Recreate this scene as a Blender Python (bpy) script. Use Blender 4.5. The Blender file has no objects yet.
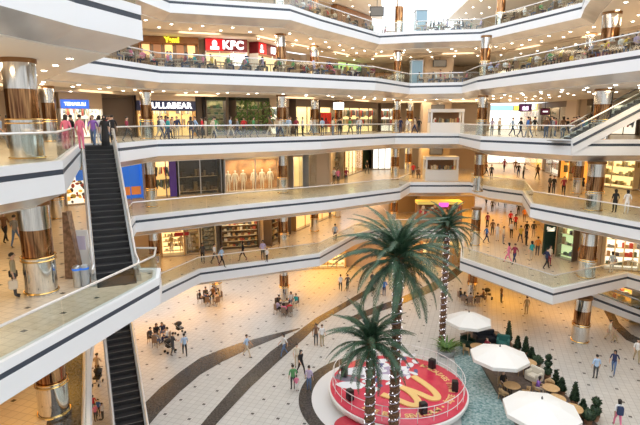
import bpy, bmesh, math, random
from mathutils import Vector, Matrix
from mathutils.geometry import tessellate_polygon
random.seed(7)
sc = bpy.context.scene
COL = sc.collection
PI = math.pi
# ---------------------------------------------------------------- camera model (photo frame 640x425)
F = 505.0; P = math.radians(10.4); FH = 5.2; CZ = 3*FH + 1.5
def at(x, y, z):
    u = (x-320)/F; v = (y-212.5)/F
    dy = math.cos(P)-v*math.sin(P); dz = -math.sin(P)-v*math.cos(P)
    t = (z-CZ)/dz
    return (u*t, dy*t)
def proj(X, Y, Z):
    h = CZ-Z; d = Y*math.cos(P)+h*math.sin(P)
    return (320+F*X/d, 212.5+F*(h*math.cos(P)-Y*math.sin(P))/d)
# ---------------------------------------------------------------- materials
MATS = {}
def mat(name, col, rough=.5, metal=0., emit=None, es=1., spec=.5, alpha=None):
    if name in MATS: return MATS[name]
    m = bpy.data.materials.new(name); m.use_nodes = True
    b = m.node_tree.nodes['Principled BSDF']
    b.inputs['Base Color'].default_value = (*col, 1)
    b.inputs['Roughness'].default_value = rough
    b.inputs['Metallic'].default_value = metal
    b.inputs['Specular IOR Level'].default_value = spec
    if emit:
        b.inputs['Emission Color'].default_value = (*emit, 1)
        b.inputs['Emission Strength'].default_value = es
    m.diffuse_color = (*col, 1)
    MATS[name] = m
    return m
def nodes(m): return m.node_tree.nodes, m.node_tree.links, m.node_tree.nodes['Principled BSDF']
def noise_mat(name, c1, c2, scale=4, rough=.5, metal=0., detail=3, stretch=(1,1,1), lo=.35, hi=.65, emit=0):
    if name in MATS: return MATS[name]
    m = mat(name, c1, rough, metal); N, L, b = nodes(m)
    tc = N.new('ShaderNodeTexCoord'); mp = N.new('ShaderNodeMapping'); mp.inputs['Scale'].default_value = stretch
    nz = N.new('ShaderNodeTexNoise'); nz.inputs['Scale'].default_value = scale; nz.inputs['Detail'].default_value = detail
    cr = N.new('ShaderNodeValToRGB')
    cr.color_ramp.elements[0].color = (*c1, 1); cr.color_ramp.elements[1].color = (*c2, 1)
    cr.color_ramp.elements[0].position = lo; cr.color_ramp.elements[1].position = hi
    L.new(tc.outputs['Object'], mp.inputs['Vector']); L.new(mp.outputs[0], nz.inputs['Vector'])
    L.new(nz.outputs['Fac'], cr.inputs['Fac']); L.new(cr.outputs['Color'], b.inputs['Base Color'])
    if emit:
        L.new(cr.outputs['Color'], b.inputs['Emission Color']); b.inputs['Emission Strength'].default_value = emit
    return m
def island_mat(name, cols, rough=.6, emit=0.):
    """one flat colour per separate piece, picked from a palette"""
    if name in MATS: return MATS[name]
    m = mat(name, cols[0], rough); N, L, b = nodes(m)
    g = N.new('ShaderNodeNewGeometry'); cr = N.new('ShaderNodeValToRGB'); cr.color_ramp.interpolation = 'CONSTANT'
    el = cr.color_ramp.elements
    while len(el) < len(cols): el.new(.5)
    for i, c in enumerate(cols):
        el[i].position = i/len(cols); el[i].color = (*c, 1)
    L.new(g.outputs['Random Per Island'], cr.inputs['Fac']); L.new(cr.outputs['Color'], b.inputs['Base Color'])
    if emit:
        L.new(cr.outputs['Color'], b.inputs['Emission Color']); b.inputs['Emission Strength'].default_value = emit
    return m
def tile_mat(name, c_tile, c_line, c_dot, rough=.3, var=.04):
    m = mat(name, c_tile, rough); N, L, b = nodes(m)
    tc = N.new('ShaderNodeNewGeometry'); mp = N.new('ShaderNodeMapping')
    mp.inputs['Rotation'].default_value = (0, 0, math.radians(17.9))
    s = 1/1.63
    mp.inputs['Scale'].default_value = (1, 1, 1)
    L.new(tc.outputs['Position'], mp.inputs['Vector'])
    sx = N.new('ShaderNodeSeparateXYZ'); L.new(mp.outputs[0], sx.inputs[0])
    def M(op, a, b_=None):
        n = N.new('ShaderNodeMath'); n.operation = op
        for i, q in enumerate((a, b_)):
            if q is None: continue
            if isinstance(q, (int, float)): n.inputs[i].default_value = q
            else: L.new(q, n.inputs[i])
        return n.outputs[0]
    def lines(c, off):
        u = M('ADD', M('MULTIPLY', c, s), off)
        f4 = M('FRACT', M('ADD', M('MULTIPLY', u, 4.0), .5))
        ln = M('LESS_THAN', f4, .07)
        d = M('LESS_THAN', M('ABSOLUTE', M('SUBTRACT', M('FRACT', M('ADD', u, .5)), .5)), .058)
        return ln, d, M('FLOOR', M('ADD', M('MULTIPLY', u, 4.0), .5))
    lx, dx, ix = lines(sx.outputs[0], .47); ly, dy_, iy = lines(sx.outputs[1], -.15)
    ln = M('MAXIMUM', lx, ly); dot = M('MULTIPLY', dx, dy_)
    wn = N.new('ShaderNodeTexWhiteNoise'); wn.noise_dimensions = '2D'
    cb = N.new('ShaderNodeCombineXYZ'); L.new(ix, cb.inputs[0]); L.new(iy, cb.inputs[1]); L.new(cb.outputs[0], wn.inputs['Vector'])
    v = M('ADD', M('MULTIPLY', wn.outputs['Value'], 2*var), 1-var)
    def mix(f, a, b_):
        n = N.new('ShaderNodeMix'); n.data_type = 'RGBA'; L.new(f, n.inputs['Factor'])
        for i, q in (('A', a), ('B', b_)):
            k = [x for x in n.inputs if x.name == i and x.type == 'RGBA'][0]
            if isinstance(q, tuple): k.default_value = (*q, 1)
            else: L.new(q, k)
        return [x for x in n.outputs if x.type == 'RGBA'][0]
    hs = N.new('ShaderNodeHueSaturation'); hs.inputs['Color'].default_value = (*c_tile, 1); L.new(v, hs.inputs['Value'])
    c = mix(ln, hs.outputs[0], c_line); c = mix(dot, c, c_dot)
    L.new(c, b.inputs['Base Color'])
    return m
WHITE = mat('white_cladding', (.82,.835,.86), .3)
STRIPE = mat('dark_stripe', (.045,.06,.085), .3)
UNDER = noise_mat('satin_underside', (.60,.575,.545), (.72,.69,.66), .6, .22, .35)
SOFFIT = mat('soffit_plaster', (.80,.74,.66), .7)
FLOOR = tile_mat('cream_tiles', (.545,.54,.515), (.38,.37,.35), (.05,.045,.04), .38)
FLOOR2 = tile_mat('lamplit_tan_tiles', (.69,.58,.44), (.50,.41,.30), (.05,.04,.03), .3)  # same tile with the galleries' warm lamplight put into its colour
FRONTW = noise_mat('skyblock_grey', (.56,.55,.53), (.76,.75,.73), .25, .5)
WALLM = mat('beige_wall', (.54,.43,.32), .6)
BROWNW = mat('brown_wall', (.16,.12,.095), .5)
STEEL = mat('brushed_steel', (.62,.63,.64), .28, 1.)
RAILM = mat('rail_steel', (.80,.80,.80), .3, .6)
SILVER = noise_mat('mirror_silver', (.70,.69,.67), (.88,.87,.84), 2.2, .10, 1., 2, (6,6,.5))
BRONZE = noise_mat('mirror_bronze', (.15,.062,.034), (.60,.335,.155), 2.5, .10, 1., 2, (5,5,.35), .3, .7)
GOLD = mat('brass_trim', (.80,.55,.22), .2, 1.)
BLACK = mat('black_plastic', (.015,.015,.017), .4)
STEP = mat('dark_step', (.022,.022,.025), .45)
NOSE = mat('step_nosing', (.20,.20,.20), .4, .5)
LAMP = mat('lamp_glow', (1,.95,.85), .5, 0, (1,.93,.78), 12.)
DARKSTONE = noise_mat('dark_granite', (.030,.027,.025), (.085,.077,.072), 9, .25)
PALESTONE = mat('pale_stone', (.80,.80,.79), .35)
REDP = mat('red_laminate', (.62,.02,.05), .3)
CREAM = mat('cream_paint', (.80,.70,.50), .5)
WGLOW = mat('warm_backlit', (.9,.7,.4), .5, 0, (1,.60,.20), .8)
YGLOW = mat('yellow_backlit', (.9,.75,.4), .5, 0, (1,.74,.34), 1.1)
PGLOW = mat('pale_backlit', (.9,.85,.75), .5, 0, (1,.92,.76), .95)
OGLOW = mat('orange_backlit', (.9,.45,.1), .5, 0, (1,.42,.06), .75)
SIGNW = mat('sign_white', (.95,.95,.95), .5, 0, (1,1,1), 1.3)
NAVY = mat('navy_panel', (.02,.03,.10), .4)
BLUEP = mat('blue_panel', (.03,.16,.62), .4, 0, (.03,.2,.8), .35)
DARKGLASS = mat('dark_glass', (.02,.022,.025), .06)
GREYP = mat('grey_panel', (.42,.44,.46), .5)
WOODT = noise_mat('tan_wood', (.50,.30,.13), (.66,.44,.22), 6, .4, 0, 3, (1,6,1))
WICKER = noise_mat('tan_wicker', (.42,.25,.11), (.62,.42,.22), 22, .6)
CANVAS = mat('white_canvas', (.84,.83,.80), .8)
LEAF = noise_mat('palm_leaf', (.014,.046,.027), (.065,.135,.072), 3, .45)
LEAF2 = noise_mat('topiary_leaf', (.010,.028,.014), (.045,.085,.035), 14, .6)
LEAF3 = noise_mat('planter_leaf', (.03,.10,.02), (.16,.26,.06), 9, .6)
BARK = noise_mat('palm_bark', (.06,.03,.018), (.24,.12,.06), 16, .85, 0, 4)
POTM = mat('terracotta_pot', (.30,.16,.09), .7)
GLASS = bpy.data.materials.new('clear_glass'); GLASS.use_nodes = True
def mk_glass(m, tint, mixv):
    N = m.node_tree.nodes; L = m.node_tree.links
    for n in list(N):
        if n.type != 'OUTPUT_MATERIAL': N.remove(n)
    out = [n for n in N if n.type == 'OUTPUT_MATERIAL'][0]
    t = N.new('ShaderNodeBsdfTransparent'); t.inputs[0].default_value = (*tint, 1)
    g = N.new('ShaderNodeBsdfGlossy'); g.inputs['Roughness'].default_value = .05
    lw = N.new('ShaderNodeLayerWeight'); lw.inputs['Blend'].default_value = .5
    pw = N.new('ShaderNodeMath'); pw.operation = 'POWER'; L.new(lw.outputs['Facing'], pw.inputs[0]); pw.inputs[1].default_value = 4
    fr = N.new('ShaderNodeMath'); fr.operation = 'MULTIPLY_ADD'; L.new(pw.outputs[0], fr.inputs[0]); fr.inputs[1].default_value = .5; fr.inputs[2].default_value = mixv
    mx = N.new('ShaderNodeMixShader'); L.new(fr.outputs[0], mx.inputs[0]); L.new(t.outputs[0], mx.inputs[1]); L.new(g.outputs[0], mx.inputs[2])
    L.new(mx.outputs[0], out.inputs['Surface'])
mk_glass(GLASS, (.90,.935,.92), .06)
SHOPGLASS = bpy.data.materials.new('shop_glass'); SHOPGLASS.use_nodes = True; mk_glass(SHOPGLASS, (.95,.96,.95), .035)
# water
WATER = noise_mat('pool_water', (.12,.24,.24), (.50,.60,.60), 7, .08, 0, 6, (1,1,1), .35, .75)
N_, L_, b_ = nodes(WATER)
bp = N_.new('ShaderNodeBump'); nz2 = N_.new('ShaderNodeTexNoise'); nz2.inputs['Scale'].default_value = 8; nz2.inputs['Detail'].default_value = 6
bp.inputs['Strength'].default_value = .6; bp.inputs['Distance'].default_value = .1
L_.new(nz2.outputs['Fac'], bp.inputs['Height']); L_.new(bp.outputs[0], b_.inputs['Normal'])
# ---------------------------------------------------------------- mesh helpers
def V(*a): return Vector(a)
class MB:
    def __init__(self): self.bm = bmesh.new()
    def box(self, c, s, rot=None, mi=0):
        r = bmesh.ops.create_cube(self.bm, size=1)
        M = Matrix.Translation(c) @ (rot if rot else Matrix()) @ Matrix.Diagonal((*s, 1))
        bmesh.ops.transform(self.bm, matrix=M, verts=r['verts'])
        if mi:
            for f in {f for v in r['verts'] for f in v.link_faces}: f.material_index = mi
        return self
    def bar(self, a, b, r, n=8, r2=None, mi=0):
        a = Vector(a); b = Vector(b); d = b-a
        if d.length < 1e-6: return self
        q = d.to_track_quat('Z', 'Y').to_matrix().to_4x4()
        rr = bmesh.ops.create_cone(self.bm, cap_ends=True, segments=n, radius1=r, radius2=r if r2 is None else r2, depth=d.length)
        bmesh.ops.transform(self.bm, matrix=Matrix.Translation((a+b)/2) @ q, verts=rr['verts'])
        if mi:
            for f in {f for v in rr['verts'] for f in v.link_faces}: f.material_index = mi
        return self
    def tube(self, pts, r, n=6):
        """one continuous tube through pts; r is a number or list"""
        pts = [Vector(p) for p in pts]; rings = []
        for i, p in enumerate(pts):
            d = (pts[min(i+1, len(pts)-1)]-pts[max(i-1, 0)]).normalized()
            up = V(0,0,1) if abs(d.z) < .9 else V(0,1,0)
            a = d.cross(up).normalized(); b = d.cross(a).normalized()
            ri = r[i] if isinstance(r, (list, tuple)) else r
            rings.append([self.bm.verts.new(p + a*ri*math.cos(2*PI*k/n) + b*ri*math.sin(2*PI*k/n)) for k in range(n)])
        for i in range(len(rings)-1):
            for k in range(n):
                self.bm.faces.new((rings[i][k], rings[i][(k+1)%n], rings[i+1][(k+1)%n], rings[i+1][k]))
        self.bm.faces.new(rings[0][::-1]); self.bm.faces.new(rings[-1])
        return self
    def lathe(self, prof, n=32, c=(0,0,0), cap=True):
        rings = []
        for r, z in prof:
            rings.append([self.bm.verts.new((c[0]+r*math.cos(2*PI*k/n), c[1]+r*math.sin(2*PI*k/n), c[2]+z)) for k in range(n)])
        for i in range(len(rings)-1):
            for k in range(n):
                self.bm.faces.new((rings[i][k], rings[i][(k+1)%n], rings[i+1][(k+1)%n], rings[i+1][k]))
        if cap:
            if prof[0][0] > 1e-4: self.bm.faces.new(rings[0][::-1])
            if prof[-1][0] > 1e-4: self.bm.faces.new(rings[-1])
        return self
    def sphere(self, c, s, u=12, v=8, mi=0):
        r = bmesh.ops.create_uvsphere(self.bm, u_segments=u, v_segments=v, radius=1)
        s = s if isinstance(s, (tuple, list)) else (s, s, s)
        bmesh.ops.transform(self.bm, matrix=Matrix.Translation(c) @ Matrix.Diagonal((*s, 1)), verts=r['verts'])
        if mi:
            for f in {f for v_ in r['verts'] for f in v_.link_faces}: f.material_index = mi
        return self
    def quad(self, a, b, c, d):
        self.bm.faces.new([self.bm.verts.new(p) for p in (a, b, c, d)]); return self
    def prism(self, poly, z0, z1):
        """solid from a 2D outline"""
        poly = list(poly)
        area = sum(poly[i][0]*poly[(i+1)%len(poly)][1]-poly[(i+1)%len(poly)][0]*poly[i][1] for i in range(len(poly)))
        if area < 0: poly.reverse()
        lo = [self.bm.verts.new((x, y, z0)) for x, y in poly]; hi = [self.bm.verts.new((x, y, z1)) for x, y in poly]
        n = len(poly)
        for i in range(n): self.bm.faces.new((lo[i], lo[(i+1)%n], hi[(i+1)%n], hi[i]))
        for t in tessellate_polygon([[Vector((x, y, 0)) for x, y in poly]]):
            a, b, c = t
            pa, pb, pc = (Vector((*poly[k], 0)) for k in (a, b, c))
            if (pb-pa).cross(pc-pa).z < 0: b, c = c, b
            try:
                self.bm.faces.new((hi[a], hi[b], hi[c])); self.bm.faces.new((lo[c], lo[b], lo[a]))
            except ValueError: pass
        return self
    def mesh(self, name, mats, smooth=False, angle=None):
        bmesh.ops.recalc_face_normals(self.bm, faces=self.bm.faces)
        me = bpy.data.meshes.new(name); self.bm.to_mesh(me); self.bm.free()
        for m in (mats if isinstance(mats, (list, tuple)) else [mats]): me.materials.append(m)
        if smooth:
            for p in me.polygons: p.use_smooth = True
            if angle:
                try: me.set_sharp_from_angle(angle=angle)
                except Exception: pass
        return me
    def build(self, name, mats, parent=None, smooth=False, loc=None, rz=None, angle=math.radians(40)):
        me = self.mesh(name, mats, smooth, angle)
        return link(name, me, parent, loc, rz)
def link(name, me, parent=None, loc=None, rz=None):
    o = bpy.data.objects.new(name, me); COL.objects.link(o)
    if parent: o.parent = parent
    if loc is not None: o.location = loc
    if rz is not None: o.rotation_euler = (0, 0, rz)
    return o
def empty(name, loc=(0,0,0), rz=0):
    o = bpy.data.objects.new(name, None); COL.objects.link(o); o.location = loc; o.rotation_euler = (0,0,rz); o.empty_display_size = .2
    return o
def tag(o, label, cat, group=None, kind=None):
    o['label'] = label; o['category'] = cat
    if group: o['group'] = group
    if kind: o['kind'] = kind
    return o
def struct(o):
    o['kind'] = 'structure'; return o
def copy_tree(o, parent=None):
    c = o.copy(); COL.objects.link(c)
    if parent: c.parent = parent
    for ch in list(KIDS.get(o.name, [])): copy_tree(ch, c)
    return c
KIDS = {}
def reg(root):
    """remember the child lists of a prototype so that copies can be made"""
    for o in list(bpy.data.objects):
        if o.parent is not None:
            l = KIDS.setdefault(o.parent.name, [])
            if o not in l: l.append(o)
    return root
def text_mesh(body, size, depth, name, material, offset=0., align='CENTER', spacing=1.0):
    cu = bpy.data.curves.new(name, 'FONT'); cu.body = body; cu.size = size; cu.extrude = depth/2; cu.offset = offset
    cu.align_x = align; cu.align_y = 'CENTER'; cu.space_character = spacing
    o = bpy.data.objects.new(name, cu); COL.objects.link(o)
    dg = bpy.context.evaluated_depsgraph_get(); dg.update()
    me = bpy.data.meshes.new_from_object(o.evaluated_get(dg)); bpy.data.objects.remove(o)
    me.materials.clear(); me.materials.append(material); me.name = name
    return me
def area(name, loc, size, power, col, rot=(0,0,0), size_y=None):
    l = bpy.data.lights.new(name, 'AREA'); l.energy = power; l.color = col
    if size_y: l.shape = 'RECTANGLE'; l.size = size; l.size_y = size_y
    else: l.shape = 'DISK'; l.size = size
    o = bpy.data.objects.new(name, l); COL.objects.link(o); o.location = loc; o.rotation_euler = rot
    return o
# ---------------------------------------------------------------- the plan of each floor (metres)
E = {
 1: [(-7.3,14),(-9.1,18.2),(-12.0,24.6),(-14.7,31.6),(-12.8,32.4),(-11.4,34.3),(-9.6,39),(0,43.8),(3.7,51.6),(6,54.5),(15.3,54.5),(14.4,50),(12.2,42.5),(16.5,34.1),(24.1,38),(26.5,33),(30,20)],
 2: [(-9.6,9),(-8.8,12.8),(-6.8,20.5),(-7.2,22.0),(-8.1,22.0),(-11.9,30.4),(-12.8,34.4),(-6.3,39.1),(.9,43.6),(7.9,49.2),(9.7,53.8),(16.1,53.8),(16.9,50.3),(19.1,47.2),(16.9,40),(20.8,32.1),(25,22)],
 3: [(-10.8,9),(-9.6,15.1),(-8.9,17.5),(-14.0,29.9),(-12.1,30.7),(-11.4,35.8),(-3.3,41.6),(.1,44.2),(3,48.3),(7.9,53.7),(14.6,53.7),(13.7,43.5),(18.1,36.4),(30,36.6),(34,24)],
 4: [(-8.3,9),(-7.1,15.5),(-6.1,18.2),(-14.5,29.5),(-11.6,38),(-3.2,42.3),(5.1,47.8),(9.5,55),(14.6,53.4),(14.2,47),(17.7,29),(18.6,22)],
 5: [(-15,9),(-14,28),(-11.2,39.8),(-2.4,42.6),(0,46.7),(6.3,55.9),(9.8,54.6),(16.2,53.4),(20.5,41.8),(19,38.3),(16.4,31),(16.4,22)],
}
W = {
 0: [(-34,6),(-34,40),(-20,53),(-9,56.5),(4,58),(16,58),(20,60),(27,50),(27.5,37),(38,30),(40,6)],
 1: [(-34,9),(-34,30),(-22,40),(-14.3,44),(-5.5,46.7),(-4.2,51.3),(2.2,65),(3.2,76),(8,76),(9,64),(15,66),(21,68),(26,90),(35,90),(21.3,43.3),(22.9,40.2),(31,38),(36,30),(38,9)],
 2: [(-34,9),(-30,32),(-22,38.5),(-14.5,44),(-4.2,50),(1,53),(2.5,62),(6,70),(16,70),(23,70),(24,80),(33,80),(28,55),(32,46),(36,38),(38,9)],
 3: [(-34,9),(-31,35),(-18,44.5),(-9,49),(-3.6,54.2),(2,61),(11,69),(17,69),(23,70),(24,80),(31.6,80),(28,56),(38,46),(40,9)],
 4: [(-34,9),(-32,37),(-20,47),(-10.5,49.5),(-7,50.5),(-4.5,55.5),(-3.5,59),(5,70),(20,73),(32,62),(37,44),(38,9)],
 5: [(-34,9),(-32,40),(-20,52),(-6,55),(1,63),(7,72),(20,74),(33,62),(37,44),(38,9)],
}
def off(poly, d):
    """offset an open polyline away from the atrium (to its left-hand side when walked from near left round the back)"""
    out = []
    n = len(poly)
    for i in range(n):
        p = Vector(poly[i])
        def nrm(a, b):
            t = (Vector(b)-Vector(a)).normalized(); return Vector((-t.y, t.x))
        n1 = nrm(poly[i-1], poly[i]) if i > 0 else None
        n2 = nrm(poly[i], poly[i+1]) if i < n-1 else None
        if n1 is None: q = n2*d
        elif n2 is None: q = n1*d
        else:
            b = (n1+n2)
            if b.length < .3: q = n1*d
            else:
                b.normalize(); q = b*min(abs(d)/max(.35, b.dot(n1)), 1.8*abs(d))*(1 if d > 0 else -1)
        out.append((p.x+q.x, p.y+q.y))
    return out
def hit(poly, x, ymin=0, ymax=1e9, z=CZ):
    """first point of a polyline, seen in plan along the vertical plane of image column x at eye height"""
    best = None
    q = (x-320)/F; k = q*math.cos(P); c0 = q*(CZ-z)*math.sin(P)
    for i in range(len(poly)-1):
        (ax, ay), (bx, by) = poly[i], poly[i+1]
        fa = ax-k*ay-c0; fb = bx-k*by-c0
        if fa*fb <= 0 and fa != fb:
            t = fa/(fa-fb); y = ay+(by-ay)*t
            if ymin <= y <= ymax and (best is None or y < best[1]): best = (ax+(bx-ax)*t, y); HT[0] = Vector((bx-ax, by-ay)).normalized()
    return best
HT = [None]
FLOORN = {0:'ground floor',1:'first gallery',2:'second gallery',3:'third gallery',4:'food court gallery',5:'top gallery'}
# ---------------------------------------------------------------- slabs
g = MB().prism([(-36,4),(42,4),(42,95),(-36,95)], -.3, 0).build('floor', FLOOR); struct(g)
for k in range(1, 6):
    z = k*FH; e = E[k]; w = W[k]
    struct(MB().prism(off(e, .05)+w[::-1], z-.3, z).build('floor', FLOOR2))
    # soffit
    inn = off(e, 1.0)
    struct(MB().prism(inn+w[::-1], z-1.52, z-1.44).build('ceiling', SOFFIT))
    # fascia: lip, lower band, raked underside
    def sweep(prof, name, m):
        bm = MB(); rows = []
        for d, dz in prof:
            rows.append([bm.bm.verts.new((x, y, z+dz)) for x, y in off(e, d)])
        for i in range(len(rows)-1):
            for j in range(len(e)-1):
                bm.bm.faces.new((rows[i][j], rows[i][j+1], rows[i+1][j+1], rows[i+1][j]))
        o = bm.build(name, m); return struct(o)
    sweep([(.30,.0),(.30,.12),(0,.12),(0,-.18),(.05,-.18),(.05,-.36),(0,-.36),(0,-1.02)], 'trim_%d' % k, WHITE)
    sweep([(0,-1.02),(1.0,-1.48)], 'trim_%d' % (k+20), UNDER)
    sweep([(.045,-.18),(.02,-.18),(.02,-.36),(.045,-.36)], 'trim_%d' % (k+10), STRIPE)
# walls
for k in range(0, 6):
    z0 = k*FH; z1 = (k+1)*FH-1.48 if k < 5 else k*FH+4.6
    w = W[k]
    runs = {'wall_left': [], 'wall_back': [], 'wall_right': []}
    n = len(w)
    for i in range(n-1):
        mx = (w[i][0]+w[i+1][0])/2; my = (w[i][1]+w[i+1][1])/2
        nm = 'wall_left' if mx < -16 else ('wall_right' if mx > 20 and my < 62 else 'wall_back')
        if k == 5 and nm == 'wall_back' and 6 < mx < 18: continue
        runs[nm].append((w[i], w[i+1]))
    for nm, ss in runs.items():
        if not ss: continue
        b = MB()
        for (a, c) in ss:
            t = (Vector(c)-Vector(a)); L = t.length; t.normalize(); nn = Vector((-t.y, t.x))
            mid = (Vector(a)+Vector(c))/2 + nn*.16
            b.box((mid.x, mid.y, (z0+z1)/2), (L+.3, .3, z1-z0), Matrix.Rotation(math.atan2(t.y, t.x), 4, 'Z'))
        struct(b.build(nm, WALLM))
# unseen near side of the mall: walls added to block low sky light
struct(MB().box((3,-14.2,15.5), (78,.4,31)).build('wall_front_skyblock', FRONTW))
struct(MB().box((-36,-2.5,15.5), (.4,23,31)).build('wall_left', FRONTW)); struct(MB().box((42,-2.5,15.5), (.4,23,31)).build('wall_right', FRONTW))
struct(MB().prism([(-36,-14),(42,-14),(42,4),(-36,4)], -.3, 0).build('floor', FLOOR))
# top ceiling over the uppermost gallery, open over the atrium
ZC = 5*FH+4.6
rl = [(-14,9),(-14,28),(-10.5,41),(-2,44),(.5,48.5),(6.6,58),(8.6,73)]
rr_ = [(17.5,74),(16.8,56),(21,43),(17.2,31),(17.2,20),(17.2,9)]
struct(MB().prism(rl+[(7,72),(1,63),(-6,55),(-20,52),(-32,40),(-34,9)], ZC, ZC+.2).build('ceiling', SOFFIT))
struct(MB().prism(rr_+[(38,9),(37,44),(33,62),(20,74)], ZC, ZC+.2).build('ceiling', SOFFIT))
# stepped bulkhead in the gallery ceilings
for k in (4, 5):
    z = k*FH-1.52
    bm = MB(); e = off(E[k], 4.6); f = off(E[k], 5.0)
    for j in range(3 if k == 4 else 2, 8):
        a, c, d, b = e[j], e[j+1], f[j+1], f[j]
        bm.prism([a, c, d, b], z-.22, z)
    struct(bm.build('trim_%d' % (30+k), mat('tan_bulkhead', (.55,.46,.36), .6)))
# ---------------------------------------------------------------- railings
def railing(k, i0, i1, label, name='glass_railing'):
    z = k*FH; e = off(E[k], .15)[i0:i1+1]
    root = tag(empty(name, (e[0][0], e[0][1], z)), label, 'railing', 'glass railings along the galleries')
    bx, by = e[0]
    # panels
    for j in range(len(e)-1):
        a = Vector(e[j]); c = Vector(e[j+1]); L = (c-a).length; t = (c-a).normalized()
        nseg = max(1, round(L/2.6))
        for q in range(nseg):
            p0 = a+t*(L*q/nseg+.015); p1 = a+t*(L*(q+1)/nseg-.015); m = (p0+p1)/2
            MB().box((m.x-bx, m.y-by, .55), ((p1-p0).length, .016, .98), Matrix.Rotation(math.atan2(t.y, t.x), 4, 'Z')).build('glass_panel', GLASS, root)
    MB().tube([(x-bx, y-by, 1.08) for x, y in e], .045, 8).build('handrail', RAILM, root, True)
    return root
railing(1, 0, 3, 'glass railing of the first gallery above the lower escalator')
railing(1, 4, 10, 'glass railing of the first gallery past the shoe shop and the palms')
railing(1, 11, 16, 'glass railing of the first gallery above the cafe umbrellas')
railing(2, 0, 4, 'glass railing of the big sloping balcony at lower left')
railing(2, 5, 10, 'glass railing of the second gallery past the lit display windows')
railing(2, 11, 16, 'glass railing of the second gallery in front of the orange shops')
railing(3, 0, 3, 'glass railing of the balcony by the thick mirror columns')
railing(3, 4, 9, 'glass railing of the third gallery past the clothes shop with white letters')
railing(3, 10, 12, 'glass railing of the third gallery ending at the rising escalator')
railing(4, 0, 3, 'glass railing above the big white overhang at top left')
railing(4, 3, 8, 'glass railing of the food court past the red chicken sign')
railing(4, 8, 11, 'glass railing of the crowded food court at right')
railing(5, 1, 6, 'glass railing of the top gallery under the hanging screens')
railing(5, 6, 11, 'glass railing of the top gallery by the bright skylight')
# ---------------------------------------------------------------- downlights (lamps the place has) and the light they give
dl = MB().lathe([(.0,-.02),(.09,-.02),(.115,0),(.0,.0)], 12).mesh('downlight', LAMP)
def inside(poly, p):
    c = False; n = len(poly)
    for i in range(n):
        (x1, y1), (x2, y2) = poly[i], poly[(i+1) % n]
        if (y1 > p[1]) != (y2 > p[1]) and p[0] < (x2-x1)*(p[1]-y1)/(y2-y1)+x1: c = not c
    return c
ndl = 0
COLPOS = []
def downlights(poly, z, e, rows, step, label, group, seen, wl=None):
    inner = (e+off(wl, -1.9)[::-1]) if wl else poly
    for d in rows:
        q = off(e, d)
        for j in range(len(q)-1):
            a = Vector(q[j]); c = Vector(q[j+1]); L = (c-a).length; m = int(L/step)
            for i in range(m):
                p = a+(c-a)*((i+.5)/m)
                if not inside(poly, p) or not inside(inner, p): continue
                px, py = proj(p.x, p.y, z)
                if p.y < 10 or not (-15 < px < 655 and -12 < py < 425): continue
                if any((p.x-x)**2+(p.y-y)**2 < .9 for x, y in seen): continue
                seen.append((p.x, p.y))
                o = link('downlight', dl, None, (p.x, p.y, z-.001))
                tag(o, label, 'light', group)
for k, lab in ((4, 'small round downlight in the ceiling over the third gallery'), (5, 'small round downlight in the ceiling over the food court')):
    downlights(E[k]+W[k][::-1], k*FH-1.52, E[k], (1.9, 3.6, 5.9, 8.2), 2.35, lab, lab.replace('small round downlight', 'downlights'), [], W[k-1])
downlights(rl+[(7,72),(1,63),(-6,55),(-20,52),(-32,40),(-34,9)], ZC, rl, (1.5,3.5,5.5), 3, 'small round downlight in the ceiling over the top gallery', 'downlights in the ceiling over the top gallery', [])
downlights(rr_+[(38,9),(37,44),(33,62),(20,74)], ZC, rr_, (1.5,3.5), 3, 'small round downlight in the ceiling over the top gallery', 'downlights in the ceiling over the top gallery', [])
WARM = {0:(1,.42,.02),1:(1,.50,.08),2:(1,.62,.22),3:(1,.78,.52),4:(1,.80,.58),5:(1,.85,.68)}
PW = {0:135,1:80,2:90,3:150,4:165,5:140}
for k in range(0, 6):
    z = (k+1)*FH-1.58 if k < 5 else ZC-.05
    e = E[k+1] if k < 5 else E[5]
    w = W[k]
    poly = e+w[::-1]
    pts = []
    for d, step in ((4.5, 8.0),):
        q = off(e, d)
        for j in range(len(q)-1):
            a = Vector(q[j]); c = Vector(q[j+1]); L = (c-a).length; m = max(1, round(L/step))
            for i in range(m):
                p = a+(c-a)*((i+.5)/m)
                if p.y < 12 or not inside(poly, p): continue
                if any((p-r).length < 5 for r in pts): continue
                pts.append(p)
    for p in pts:
        area('gallery_lamp', (p.x, p.y, z), 3.4, PW[k], WARM[k])
for x, y, k, pw in ((20,62,1,700),(22,74,1,700),(22,60,2,700),(24,74,2,700),(22,60,3,700),(24,76,3,900),(6,70,1,500),(12,62,2,400),(12,62,3,400),(-14,50,0,600),(0,54,0,500),(10,56,0,500)):
    area('gallery_lamp', (x, y, (k+1)*FH-1.6), 3.0, pw*.3, WARM[k])

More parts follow.
